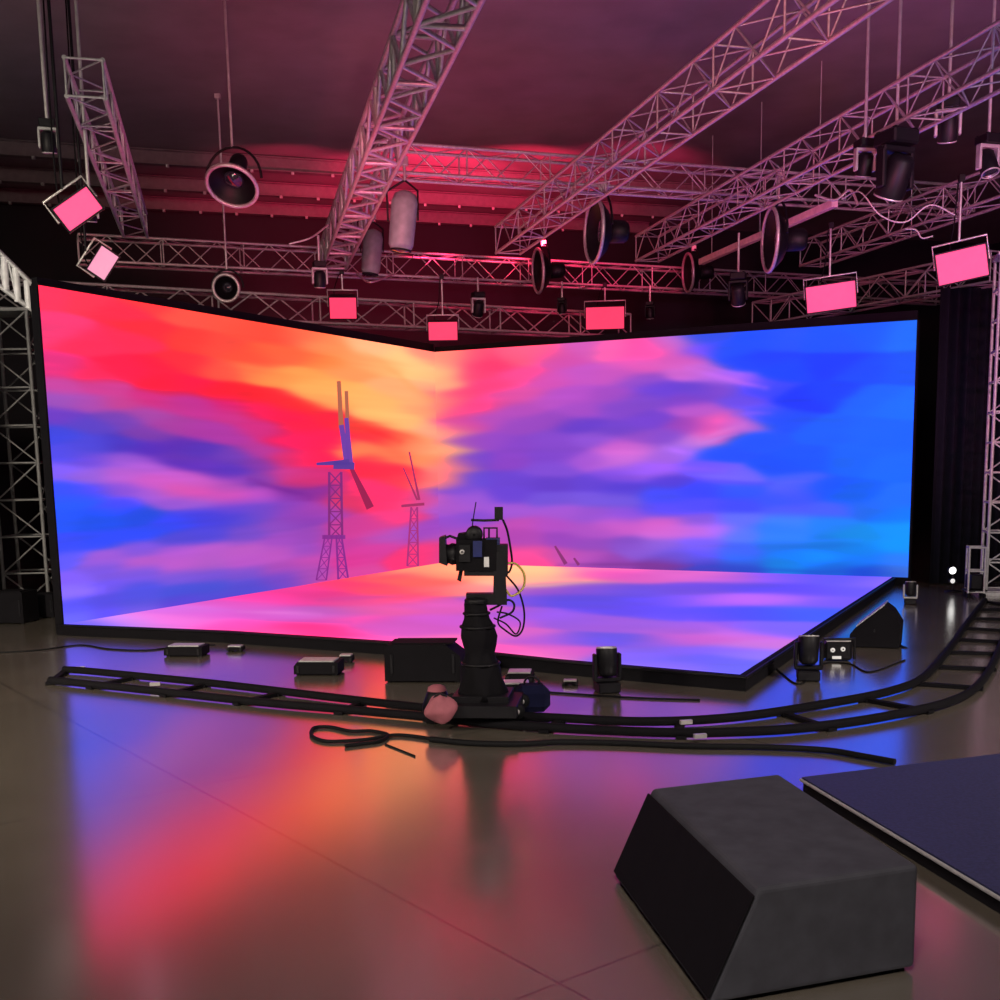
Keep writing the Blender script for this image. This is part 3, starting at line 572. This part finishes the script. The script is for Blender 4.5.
# ------------------------------------------------------------------ camera rails
inner = [(64, 669.5), (88, 671), (150, 677), (220, 684), (330, 697), (418, 707), (490, 714), (560, 718), (648, 721.5), (736, 717), (824, 704), (890, 691), (925, 676), (950, 648), (968, 622), (985, 600)]
outerp = [(50, 680), (88, 684), (132, 688.5), (264, 702.5), (340, 709), (418, 716), (490, 723), (560, 728), (648, 732), (714, 732.5), (802, 728), (890, 715.5), (956, 699), (985, 677), (1003, 640), (1015, 605)]
RZ = .055
ri = spline([g(*p, RZ) for p in inner], 10); ro = spline([g(*p, RZ) for p in outerp], 10)
trk = Thing('camera_dolly_track', up(g(560, 724, 0), 0), 'long curved black twin rail dolly track sweeping across the floor', 'dolly track')
trk.part('rail', MB().tube(ri, .045, 10), BLKM); trk.part('rail', MB().tube(ro, .045, 10), BLKM)
def arc(L):
    s = [0.]
    for i in range(1, len(L)): s.append(s[-1] + (L[i] - L[i - 1]).length)
    return s
def atarc(L, s, x):
    for i in range(1, len(L)):
        if s[i] >= x: k = (x - s[i - 1]) / max(1e-6, s[i] - s[i - 1]); return L[i - 1].lerp(L[i], k)
    return L[-1]
si, so = arc(ri), arc(ro); ns = 17
for k in range(ns + 1):
    a = atarc(ri, si, si[-1] * k / ns); 
    b2 = min(ro, key=lambda q: (q - a).length)
    dv = (b2 - a).normalized()
    mb = MB(); R = Matrix.Rotation(math.atan2(dv.y, dv.x), 3, 'Z')
    mb.box(up((a + b2) / 2, .025), ((b2 - a).length, .07, .04), R)
    mb.box(up(a, .02), (.11, .10, .03), R); mb.box(up(b2, .02), (.11, .10, .03), R)
    trk.part('sleeper', mb, BLKM)
# levelling wedges glinting on the rail
for px, py in ((155, 684), (686, 722), (700, 736), (80, 668)):
    trk.part('leveling_clamp', MB().box(g(px, py, .07), (.12, .04, .04), Matrix.Rotation(.2, 3, 'Z')), STEEL)
# ------------------------------------------------------------------ camera rig
RB = g(484, 722, 0); RB.z = 0
k = .0098        # metres per picture pixel at the rig
def rp_(px, py, dy=0.): q = at(px, py, D2(RB.x, RB.y) + dy); return q
rig = Thing('camera_dolly', RB, 'black wheeled camera dolly with a tall shrouded pedestal standing on the track', 'camera dolly')
dk = MB(); ang = math.atan2(-.25, 1); RR = Matrix.Rotation(-.12, 3, 'Z')
dk.box(RB + V((.02, -.06, .19)), (.70, .72, .12), RR); dk.box(RB + V((0, .0, .27)), (.56, .5, .08), RR)
rig.part('deck', dk, BLK)
for sx in (-1, 1):
    for sy in (-1, 1):
        w = RB + RR @ V((sx * .36, sy * .24, 0))
        axis = RR @ V((0, 1, 0))
        wm = MB().lathe(up(w, .165), axis, [(-.03, .01), (-.03, .07), (-.02, .078), (.02, .078), (.03, .07), (.03, .01)], 18)
        wh = rig.part('wheel', wm, RUB)
        rig.part('hub', MB().lathe(up(w, .165), axis, [(-.036, .01), (-.036, .03), (.036, .03), (.036, .01)], 12), STEEL, wh)
col = MB()
prof = [(.26, .25), (.34, .235), (.45, .205), (.57, .19), (.64, .16), (.70, .145), (.78, .16), (.87, .178), (.95, .165), (1.0, .15), (1.05, .125), (1.12, .115), (1.2, .11)]
ctr = RB + V((.0, 0, 0)); N_ = 40; vs_ = []; fs_ = []
for i, (z, r) in enumerate(prof):
    for j in range(N_):
        a = 2 * math.pi * j / N_; q = r * (1 + .05 * math.sin(5 * a + 9 * z) + .04 * math.sin(9 * a - 14 * z) * (z < 1))
        vs_.append(ctr + V((-.055 * (z - .26) / .9 + q * math.cos(a), q * math.sin(a), z)))
for i in range(len(prof) - 1):
    for j in range(N_): fs_.append((i * N_ + j, i * N_ + (j + 1) % N_, (i + 1) * N_ + (j + 1) % N_, (i + 1) * N_ + j))
fs_.append(tuple(range(N_))); fs_.append(tuple(range((len(prof) - 1) * N_, len(prof) * N_)))
col.add(vs_, fs_, True)
co = rig.part('pedestal', col, BLKM)
for z, r in ((.60, .185), (.97, .168), (1.1, .125)):
    rig.part('strap', MB().ring(ctr + V((-.055 * (z - .26) / .9, 0, z)), UZ, r, .014), BLK, co)
c1 = rp_(479, 604)
rig.part('head_column', MB().lathe(up(ctr, 0) + V((-.055, 0, 0)), UZ, [(1.2, .02), (1.2, .115), (1.235, .115), (1.25, .10), (1.262, .02)], 18), BLK)
# L-shaped head arm
hb0, hb1 = rp_(467, 599.5), rp_(505, 599.5)
arm = MB()
arm.prism([rp_(466, 594, .0), rp_(507, 594), rp_(507, 605), rp_(466, 605)], V((0, .16, 0)))
arm.prism([rp_(494, 552), rp_(505, 552), rp_(507, 605), rp_(493, 605)], V((0, .18, 0)))
rig.part('head_arm', arm, BLK)
# pink sack and bracket at left, blue case at right
# camera on head
cb = rp_(480, 552); ca = Thing('cinema_camera', cb, 'dark cinema camera with matte box and top monitor mounted on the dolly head', 'camera')
def cbox(x0, y0, x1, y1, dep=.26, off=0.):
    return MB().prism([rp_(x0, y0, off), rp_(x1, y0, off), rp_(x1, y1, off), rp_(x0, y1, off)], V((0, dep, 0)))
body = cbox(456, 540, 497, 571, .30)
body.prism([rp_(458, 534, .04), rp_(478, 531, .04), rp_(480, 541, .04), rp_(456, 541, .04)], V((0, .2, 0)))
bo = ca.part('body', body, BLKM)
ca.part('side_panel', cbox(459, 545, 470, 562, .02, -.02), BLK, bo)
ca.part('connector', MB().lathe(rp_(462, 552, -.03), (0, 1, 0), [(0, .01), (0, .025), (.03, .025), (.03, .01)], 12), STEEL, bo)
ca.part('lens', MB().lathe(rp_(458, 554, .15), (rp_(440, 554) - rp_(458, 554)), [(0, .01), (0, .10), (.06, .11), (.09, .095), (.15, .10), (.16, .01)], 20), BLK)
mbx = MB(); mbx.prism([rp_(439, 538, .02), rp_(445, 536, .02), rp_(447, 566, .02), rp_(439, 563, .02)], V((0, .26, 0)))
ca.part('matte_box', mbx, BLK)
ca.part('top_flag', MB().tube([rp_(445, 538, .1), rp_(450, 536, .1), rp_(458, 539, .1)], .014, 6), BLK)
ca.part('blue_recorder', cbox(473, 541, 482, 557, .03, -.03), BLUE)
ca.part('battery', cbox(494, 545, 508, 575, .22, .02), BLK)
ca.part('film_magazine', MB().lathe(rp_(474, 535, .02), (0, 1, 0), [(0, .01), (0, .075), (.02, .085), (.18, .085), (.2, .075), (.2, .01)], 22), BLK)
ca.part('wireless_unit', cbox(486, 538, 500, 550, .12, .05), BLUE)
ca.part('handle', MB().tube([rp_(484, 540, .1), rp_(484, 528, .1), rp_(497, 528, .1), rp_(497, 540, .1)], .012, 6), BLK)
mo = ca.part('top_monitor', cbox(494.5, 507, 503, 520, .05, .08), BLK)
ca.part('monitor_arm', MB().tube([rp_(471, 520, .1), rp_(484, 520.5, .1), rp_(499, 520, .1)], .014, 6), BLK)
ca.part('antenna', MB().tube([rp_(471, 537, .1), rp_(473, 520, .1), rp_(476, 502, .1)], .006, 5), BLK)
ca.part('antenna', MB().tube([rp_(489, 538, .1), rp_(489, 528, .1)], .01, 5), BLK)
ca.part('tilt_plate', cbox(464, 571, 494, 576, .24, .02), BLK)
ca.part('label_plate', cbox(484, 557, 489, 567, .01, -.012), WHITE)
cx = MB(); cx.prism([rp_(459, 571, .1), rp_(463, 571, .1), rp_(461, 582, .1), rp_(457, 580, .1)], V((0, .02, 0)))
ca.part('focus_lever', cx, BLK)
def cab(name, pts, r, m, label, group='cables trailing from the camera'):
    P = spline(pts, 8); single(name, MB().tube(P, r, 6), m, label, 'cable', group, base=pts[-1])
ca.part('power_lead', MB().tube(spline([rp_(503, 520, .15), rp_(507, 530, .2), rp_(510, 545, .2), rp_(512, 562, .2), rp_(509, 572, .2), rp_(505, 570, .15)], 8), .012, 6), BLK)
ca.part('yellow_lead', MB().tube(spline([rp_(507, 563, .15), rp_(516, 564, .2), rp_(524, 574, .25), rp_(523, 588, .25), rp_(512, 596, .2), rp_(506, 590, .15)], 8), .012, 6), YEL)
ca.part('video_lead', MB().tube(spline([rp_(506, 575, .15), rp_(518, 590, .25), rp_(524, 610, .28), rp_(523, 628, .28), rp_(516, 636, .25), rp_(505, 630, .2), rp_(498, 622, .18), rp_(502, 606, .16)], 8), .010, 6), BLK)
ca.part('coiled_lead', MB().tube(spline([rp_(490, 610, .15), rp_(498, 606, .18), rp_(508, 600, .2), rp_(514, 604, .22), rp_(512, 612, .2), rp_(500, 618, .15)], 8), .012, 6), BLK)
ca.part('control_lead', MB().tube(spline([rp_(494, 618, .15), rp_(506, 624, .2), rp_(516, 634, .22), rp_(520, 622, .22), rp_(508, 614, .2), rp_(497, 612, .15)], 8), .009, 6), BLK)
# things around the foot of the dolly
sk0 = rp_(445, 722, -.15)
t = Thing('sandbag', up(sk0, .0), 'round pink sandbag slumped at the left foot of the camera dolly', 'sandbag')
c = rp_(441, 709, -.38)
def blob(c, r, sq=(1, 1, .8), n=14):
    mb = MB(); vs_ = []; fs = []
    for i in range(n + 1):
        th = math.pi * i / n
        for j in range(n * 2):
            ph = math.pi * j / n; rr = r * (1 + .08 * math.sin(3 * ph + 2 * th) + .05 * math.cos(5 * th + ph)); vs_.append(V(c) + V((rr * math.sin(th) * math.cos(ph) * sq[0], rr * math.sin(th) * math.sin(ph) * sq[1], rr * math.cos(th) * sq[2])))
    m_ = n * 2
    for i in range(n):
        for j in range(m_): fs.append((i * m_ + j, i * m_ + (j + 1) % m_, (i + 1) * m_ + (j + 1) % m_, (i + 1) * m_ + j))
    return mb.add(vs_, fs, True)
t.part('bag', blob(c, .14, (1.1, 1, .95)), PINKF)
t.part('strap', MB().ring(c + V((0, 0, .08)), (0, 1, .2), .07, .012, 16, 6), BLK)
t = Thing('cable_drum', up(rp_(442, 712, .1), 0), 'small pink and black drum behind the sandbag beside the dolly', 'drum')
c = rp_(437, 696, .36)
t.part('drum', MB().lathe(up(c, 0), UZ, [(0, .01), (0, .15), (.10, .16), (.2, .12), (.26, .10), (.27, .01)], 18), BLK)
t.part('cap', MB().lathe(up(c, 0), UZ, [(.262, .1), (.30, .09), (.32, .05), (.325, .01)], 18), PINKF)
t = Thing('equipment_bag', up(rp_(526, 712, .3), 0), 'dark blue equipment bag lying right of the dolly on the track', 'bag')
q = up(rp_(532, 700, .40), .26)
BAG = mat('navy_bag_fabric', (.007, .008, .03), .9, spec=.1)
t.part('bag', MB().box(up(q, .16), (.36, .3, .28), Matrix.Rotation(.1, 3, 'Z'), .07), BAG)
t.part('handle', MB().ring(up(q, .30), (0, 1, 0), .08, .012, 16, 6), BLK)
q = up(rp_(512, 716, .25), .0)
t = Thing('lens_case', q, 'small black case with a pale lid at the right foot of the dolly', 'case')
t.part('body', MB().box(up(q + V((.05, .35, 0)), .14), (.26, .2, .26), None, .03), BLK)
t.part('lid', MB().box(up(q + V((.05, .35, 0)), .285), (.27, .21, .025), None, .01), STEEL)
# ------------------------------------------------------------------ cases along the LED floor
def case(px0, px1, py, h, dep, label, name='road_case', taper=0., lid=None, cat='case', m=BLKM, group='cases in front of the LED floor'):
    a, b2 = g(px0, py), g(px1, py); d = (b2 - a).normalized(); n = V((-d.y, d.x, 0)); R = Matrix.Rotation(math.atan2(d.y, d.x), 3, 'Z'); L = (b2 - a).length
    c = (a + b2) / 2 + n * dep / 2
    t = Thing(name, c, label, cat, group)
    poly = [a + UZ * .02, b2 + UZ * .02, b2 + UZ * (h - taper), b2 - d * taper * 1.3 + UZ * h, a + d * .04 + UZ * h, a + UZ * (h - .05)]
    t.part('body', MB().prism(poly, n * dep), m)
    lm = MB(); lm.box(c + UZ * (h + .006), (L * .8, dep * .8, .02), R)
    t.part('lid', lm, lid or m)
    mb = MB()
    for sx in (-.45, .45): mb.box(c + R @ V((sx * L * .9, -dep / 2 - .006, h * .5)), (.03, .015, h * .5), R)
    t.part('latch', mb, BLK)
    ft = MB()
    for sx in (-1, 1):
        for sy in (-1, 1): ft.box(c + R @ V((sx * (L / 2 - .05), sy * (dep / 2 - .05), .012)), (.05, .05, .024), R)
    t.part('foot', ft, RUB)
    return t
case(385, 461, 683, .46, .5, 'largest black road case standing left of the camera dolly, against the LED floor', taper=.14)
case(294, 338, 676, .17, .34, 'flat grey lidded case on the floor before the left part of the LED floor', lid=ALUD)
case(164, 202, 657, .14, .3, 'flat case with a dull lid near the left end of the LED floor', lid=ALUD)
case(226, 242, 652, .07, .15, 'tiny junction box by the LED floor edge, next to the leftmost flat case', name='junction_box', lid=ALUD, cat='junction box')
case(338, 352, 663, .09, .15, 'tiny junction box right of the flat grey lidded case', name='junction_box', lid=ALUD, cat='junction box')
case(562, 578, 686, .05, .12, 'tiny junction box left of the front floor light', name='junction_box', lid=STEEL, cat='junction box')
case(505, 533, 684, .12, .3, 'low case with a pinkish lid just right of the pedestal', lid=STEEL)
# floor lights
def gp(x, y): return g(x, y, 0.)
mover(gp(607, 692), .70, .2, .1, 'floor moving head in front of the LED floor, left of its front corner')
mover(gp(808, 680), .72, -.2, .15, 'tall floor moving head with a bright lens right of the LED floor front corner')
mover(gp(910, 604), .55, -.3, .1, 'small floor moving head at the far right corner of the blue wall', arms=ALUD)
q = gp(841, 662)
t = Thing('par_light', q, 'low black floor par light with two white lamps beside the wedge speaker', 'par light')
R = Matrix.Rotation(-.15, 3, 'Z')
t.part('body', MB().box(q + V((0, .17, .13)), (.34, .26, .24), R, .03), BLK)
t.part('bracket', MB().tube([q + V((-.2, .1, .02)), q + V((-.2, .1, .28)), q + V((.2, .1, .28)), q + V((.2, .1, .02))], .018, 6), BLK)
for dx, dz, s in ((-.10, .15, .03), (.03, .16, .03)):
    t.part('lamp', MB().lathe(q + V((dx, .035, dz)), (0, -1, 0), [(0, .01), (0, s), (.012, s), (.02, .01)], 14), LEDD)
t.part('front_strip', MB().box(q + V((-.05, .02, .055)), (.11, .02, .035), R), LEDD)
t.part('top_panel', MB().box(q + V((0, .17, .258)), (.3, .22, .015), R), STEEL)
# wedge speaker
dW = g(870, 648); dW = D2(dW.x, dW.y)
pts = [at(x, y, dW) for x, y in ((848, 649), (850, 634), (856, 628), (885, 606), (893, 612), (901, 625), (899, 650))]
zmin = min(p.z for p in pts); pts = [p - UZ * (zmin - .012) if False else p for p in pts]
pts[0].z = .012; pts[-1].z = .012
wd = V((.35, .8, 0)).normalized() * .5
t = Thing('wedge_speaker', up((pts[0] + pts[-1]) / 2, 0), 'big black wedge shaped floor speaker standing right of the LED floor', 'speaker')
t.part('cabinet', MB().prism(pts, wd), BLKM)
gr = MB(); e = (pts[3] - pts[2]); nn = V((0, 0, 1))
gr.prism([pts[2] + nn * .012, pts[3] + nn * .012, pts[3] + nn * .03, pts[2] + nn * .03], wd)
t.part('edge_strip', gr, ALUD)  # pale strip paints in the light caught along the lid edge
t.part('handle', MB().box((pts[0] + pts[4]) / 2 - V((-.1, .01, .02)), (.12, .02, .04)), BLK)
bpv = MB()
for q_ in (pts[0], pts[-1]): bpv.box(up(q_ + wd * .5, .006), (.06, .4, .012))
t.part('foot', bpv, RUB)
# small deck plate beside the floor edge
q = gp(868, 622); a = gp(845, 633)
# lights on stand by the drape
for px, py, lab in ((953, 571, 'upper'), (953, 581, 'lower')):
    pass
q = gp(953, 592)
t = Thing('work_lamp_stand', q, 'small stand with two glowing white lamps before the black drape', 'lamp stand')
t.part('pole', MB().tube([up(q, .03), up(at(953, 566, D2(q.x, q.y)), at(953, 566, D2(q.x, q.y)).z)], .02, 8), BLK)
t.part('base', MB().lathe(q, UZ, [(0, .01), (0, .16), (.02, .16), (.04, .04), (.04, .01)], 18), BLK)
for py, s in ((570.5, .075), (581, .05)):
    c = at(952.5, py, D2(q.x, q.y) - .06)
    h_ = t.part('lamp_housing', MB().lathe(c, (0, -1, 0), [(-.1, .01), (-.1, s * .8), (0, s * 1.1), (.01, s * 1.1), (.01, s * .9)], 18), BLK)
    t.part('lamp', MB().lathe(c, (0, -1, 0), [(.0, s * .95), (.02, s * .8), (.03, .005)], 16), LEDW if s > .06 else mat('soft_white_led', (.8, .8, .8), .5, emit=(1, 1, .97), es=.7), h_)
# cart by the right tower
q = gp(976, 590); dq = D2(q.x, q.y) - 1.5
t = Thing('equipment_cart', up(at(974, 592, dq), 0), 'open tubular equipment cart standing against the right tower', 'cart')
fr = MB(); P4 = [up(at(x, 592, dq), 0.) for x in (968, 984)]; wv = V((.1, .35, 0))
for a_ in P4:
    for o_ in (V(), wv): fr.tube([a_ + o_ + UZ * .06, a_ + o_ + UZ * .95], .02, 6)
for z in (.12, .5, .93):
    fr.tube([P4[0] + UZ * z, P4[1] + UZ * z], .018, 6); fr.tube([P4[0] + wv + UZ * z, P4[1] + wv + UZ * z], .018, 6)
    fr.tube([P4[0] + UZ * z, P4[0] + wv + UZ * z], .018, 6); fr.tube([P4[1] + UZ * z, P4[1] + wv + UZ * z], .018, 6)
t.part('frame', fr, ALUD)
t.part('shelf', MB().box((P4[0] + P4[1]) / 2 + wv / 2 + UZ * .14, (.32, .36, .03)), BLK)
for a_ in P4:
    for o_ in (V(), wv): t.part('wheel', MB().lathe(a_ + o_ + UZ * .05, (1, 0, 0), [(-.02, .01), (-.02, .05), (.02, .05), (.02, .01)], 14), RUB)
t.part('crate', MB().box((P4[0] + P4[1]) / 2 + wv / 2 + UZ * .30, (.26, .3, .26)), BLK)
# dark cases at foot of left tower
case(-8, 24, 624, .55, .5, 'dark road case at the left edge in front of the left truss tower', group='cases at the left tower', m=BLKM)
case(32, 54, 618, .42, .4, 'dark road case at the foot of the left truss tower, next to the screen', group='cases at the left tower', m=BLKM)
# ------------------------------------------------------------------ cables on the floor
def fcable(px, r, m, label, n=8):
    P = [p for p in spline([g(x, y, r) for x, y in px], n)]
    single('floor_cable', MB().tube(P, r, 6), m, label, 'cable', 'black cables lying on the floor', base=P[0])
fcable([(440, 741), (420, 737), (395, 735), (370, 739), (345, 741), (325, 741), (312, 736), (314, 728), (330, 727), (350, 731), (372, 731), (388, 735), (380, 741), (360, 744), (345, 746)], .018, RUB, 'black cable coiled in loops on the red reflection left of the dolly')
fcable([(430, 739), (470, 743), (520, 744), (560, 742), (620, 743), (692, 746), (760, 747), (824, 750), (862, 756), (895, 762)], .028, RUB, 'thick black cable running right from the dolly below the track')
fcable([(385, 744), (400, 750), (415, 756)], .008, RUB, 'short thin cable end below the coiled cable')
fcable([(-6, 653), (40, 650), (80, 645), (110, 649), (150, 650), (185, 645), (215, 645)], .012, RUB, 'thin cable wandering in from the left edge to the LED floor')
fcable([(775, 668), (800, 684), (822, 664), (850, 664), (870, 672), (905, 660)], .010, RUB, 'thin cable winding round the tall floor light at right')
fcable([(515, 690), (545, 692), (590, 695), (640, 698), (700, 700)], .012, RUB, 'thin cable along the front of the LED floor')
# ------------------------------------------------------------------ foreground: monitor box and deck
h = .55
TL, TR = g(652, 788, h), g(779, 773.5, h)
bl = g(692, 826, h); dirn = (bl - g(654, 790, h)).normalized(); Lm = 1.7
n2 = dirn; top = [TL, TR, TR + n2 * Lm, TL + n2 * Lm]
sdv = (TR - TL).normalized()
lo = [up(TL - sdv * .26, .02), up(TR + sdv * .0, .02), up(TR + n2 * (Lm + .0), .02), up(TL - sdv * .26 + n2 * Lm, .02)]
t = Thing('stage_monitor', up((TL + TR) / 2 + n2 * Lm / 2, 0), 'large dark grey covered stage monitor with a sloping left side, bottom right foreground', 'stage monitor')
mb = MB(); mb.add(top + lo, [(0, 1, 2, 3), (7, 6, 5, 4), (0, 4, 5, 1), (1, 5, 6, 2), (2, 6, 7, 3), (3, 7, 4, 0)])
o = t.part('cabinet', mb, DGREY); bv = o.modifiers.new('bevel', 'BEVEL'); bv.width = .025; bv.segments = 3
t.part('front_grille', MB().prism([TL * .94 + lo[0] * .06 - sdv * .004, lo[0] * .94 + TL * .06 - sdv * .004, lo[3] * .94 + top[3] * .06 - sdv * .004, top[3] * .94 + lo[3] * .06 - sdv * .004], -sdv * .01), BLKM)
ft = MB()
for q_ in lo: ft.box(up(q_ * .9 + (lo[0] + lo[2]) / 2 * .1, .012), (.06, .06, .024))
t.part('foot', ft, RUB)
hz_ = .12
da, db = g(802, 777, hz_), g(1000, 753.5, hz_); dv2 = (db - da).normalized(); dl = (g(885, 826, hz_) - da).normalized()
DECK = mat('dark_deck_carpet', (.022, .024, .075), .6, scale=40, noise=.3, coat=0)
t = Thing('stage_deck', up(da + dv2 * 1.6 + dl * 1.2, 0), 'low dark blue stage deck at the lower right beside the stage monitor', 'stage deck')
pl = [da, da + dv2 * 3.4, da + dv2 * 3.4 + dl * 2.6, da + dl * 2.6]
t.part('top', MB().prism([p - UZ * .03 for p in pl], (0, 0, .03)), DECK)
t.part('side_frame', MB().prism([up(p * .995 + (pl[0] + pl[2]) / 2 * .005, 0.0) for p in pl], (0, 0, hz_ - .031)), BLKM)
t.part('edge_strip', MB().tube([up(pl[0], hz_ - .02) - dv2 * .012, up(pl[3], hz_ - .02) - dv2 * .012], .012, 6), ALUD)
# ------------------------------------------------------------------ lights
def area(name, loc, tgt, size, power, col, spread=math.pi):
    l = bpy.data.lights.new(name, 'AREA'); l.shape = 'DISK'; l.size = size; l.energy = power; l.color = col; l.spread = spread
    o = bpy.data.objects.new(name, l); C.objects.link(o); o.location = loc
    o.rotation_euler = (V(tgt) - V(loc)).to_track_quat('-Z', 'Y').to_euler(); return o
def spot(name, loc, tgt, power, col, ang=60, size=.15):
    l = bpy.data.lights.new(name, 'SPOT'); l.energy = power; l.color = col; l.spot_size = math.radians(ang); l.spot_blend = .6; l.shadow_soft_size = size
    o = bpy.data.objects.new(name, l); C.objects.link(o); o.location = loc
    o.rotation_euler = (V(tgt) - V(loc)).to_track_quat('-Z', 'Y').to_euler(); return o
w = bpy.data.worlds.new('dark_hall'); bpy.context.scene.world = w; w.use_nodes = True
w.node_tree.nodes['Background'].inputs[0].default_value = (.012, .010, .014, 1); w.node_tree.nodes['Background'].inputs[1].default_value = .5
# unseen fill lights added out of frame to brighten the floor
area('floor_fill', (-9, 4, 6.7), (-9, 11.5, 0), 1.5, 950, (1., .86, .70), 1.9)
area('floor_fill', (9, 6, 6.7), (7.5, 13, 0), 1.5, 480, (1., .86, .80), 2.2)
area('floor_fill', (0, 1, 6.7), (0, 8.5, 0), 1.5, 300, (1., .88, .78), 2.2)
# red washes thrown up on the ceiling
for px, pw, colr in ((310, 330, (1, .04, .14)), (455, 2300, (1, .03, .12)), (560, 1500, (1, .03, .10)), (680, 650, (1, .04, .16))):
    q = at(px, 240, 27.5); spot('red_wash', (q.x, q.y, 8.2), room(q.dot(E2), back - 2.2, ZC), pw, colr, 92)
# unseen spots added on the camera side to wash the trusses with colour
spot('pink_truss_wash', (2, 7, 4.2), (2.5, 23, 7.4), 3200, (1, .16, .30), 55, .3)
spot('pink_truss_wash', (9, 10, 4.2), (9, 21, 6.8), 2600, (1, .18, .42), 60, .3)
spot('violet_truss_wash', (6, 8, 4.5), (9, 19, 7.4), 1200, (.45, .22, 1), 50, .3)
spot('red_truss_wash', (-3, 12, 5.5), (-3.5, 24, 7.2), 1100, (1, .05, .16), 60, .3)
spot('cool_tower_fill', (-9.5, 13, 5.5), (-7.6, 19, 3.5), 200, (.95, 1, .95), 60, .3)  # added neutral fill, no fixture, brightens the left tower and ladder beam
spot('pink_truss_fill', (-1.5, 13, 5.0), (-2.6, 20.5, 7.4), 900, (1, .30, .42), 34, .15)  # added narrow fill, no fixture, makes the left lengthwise truss brighter
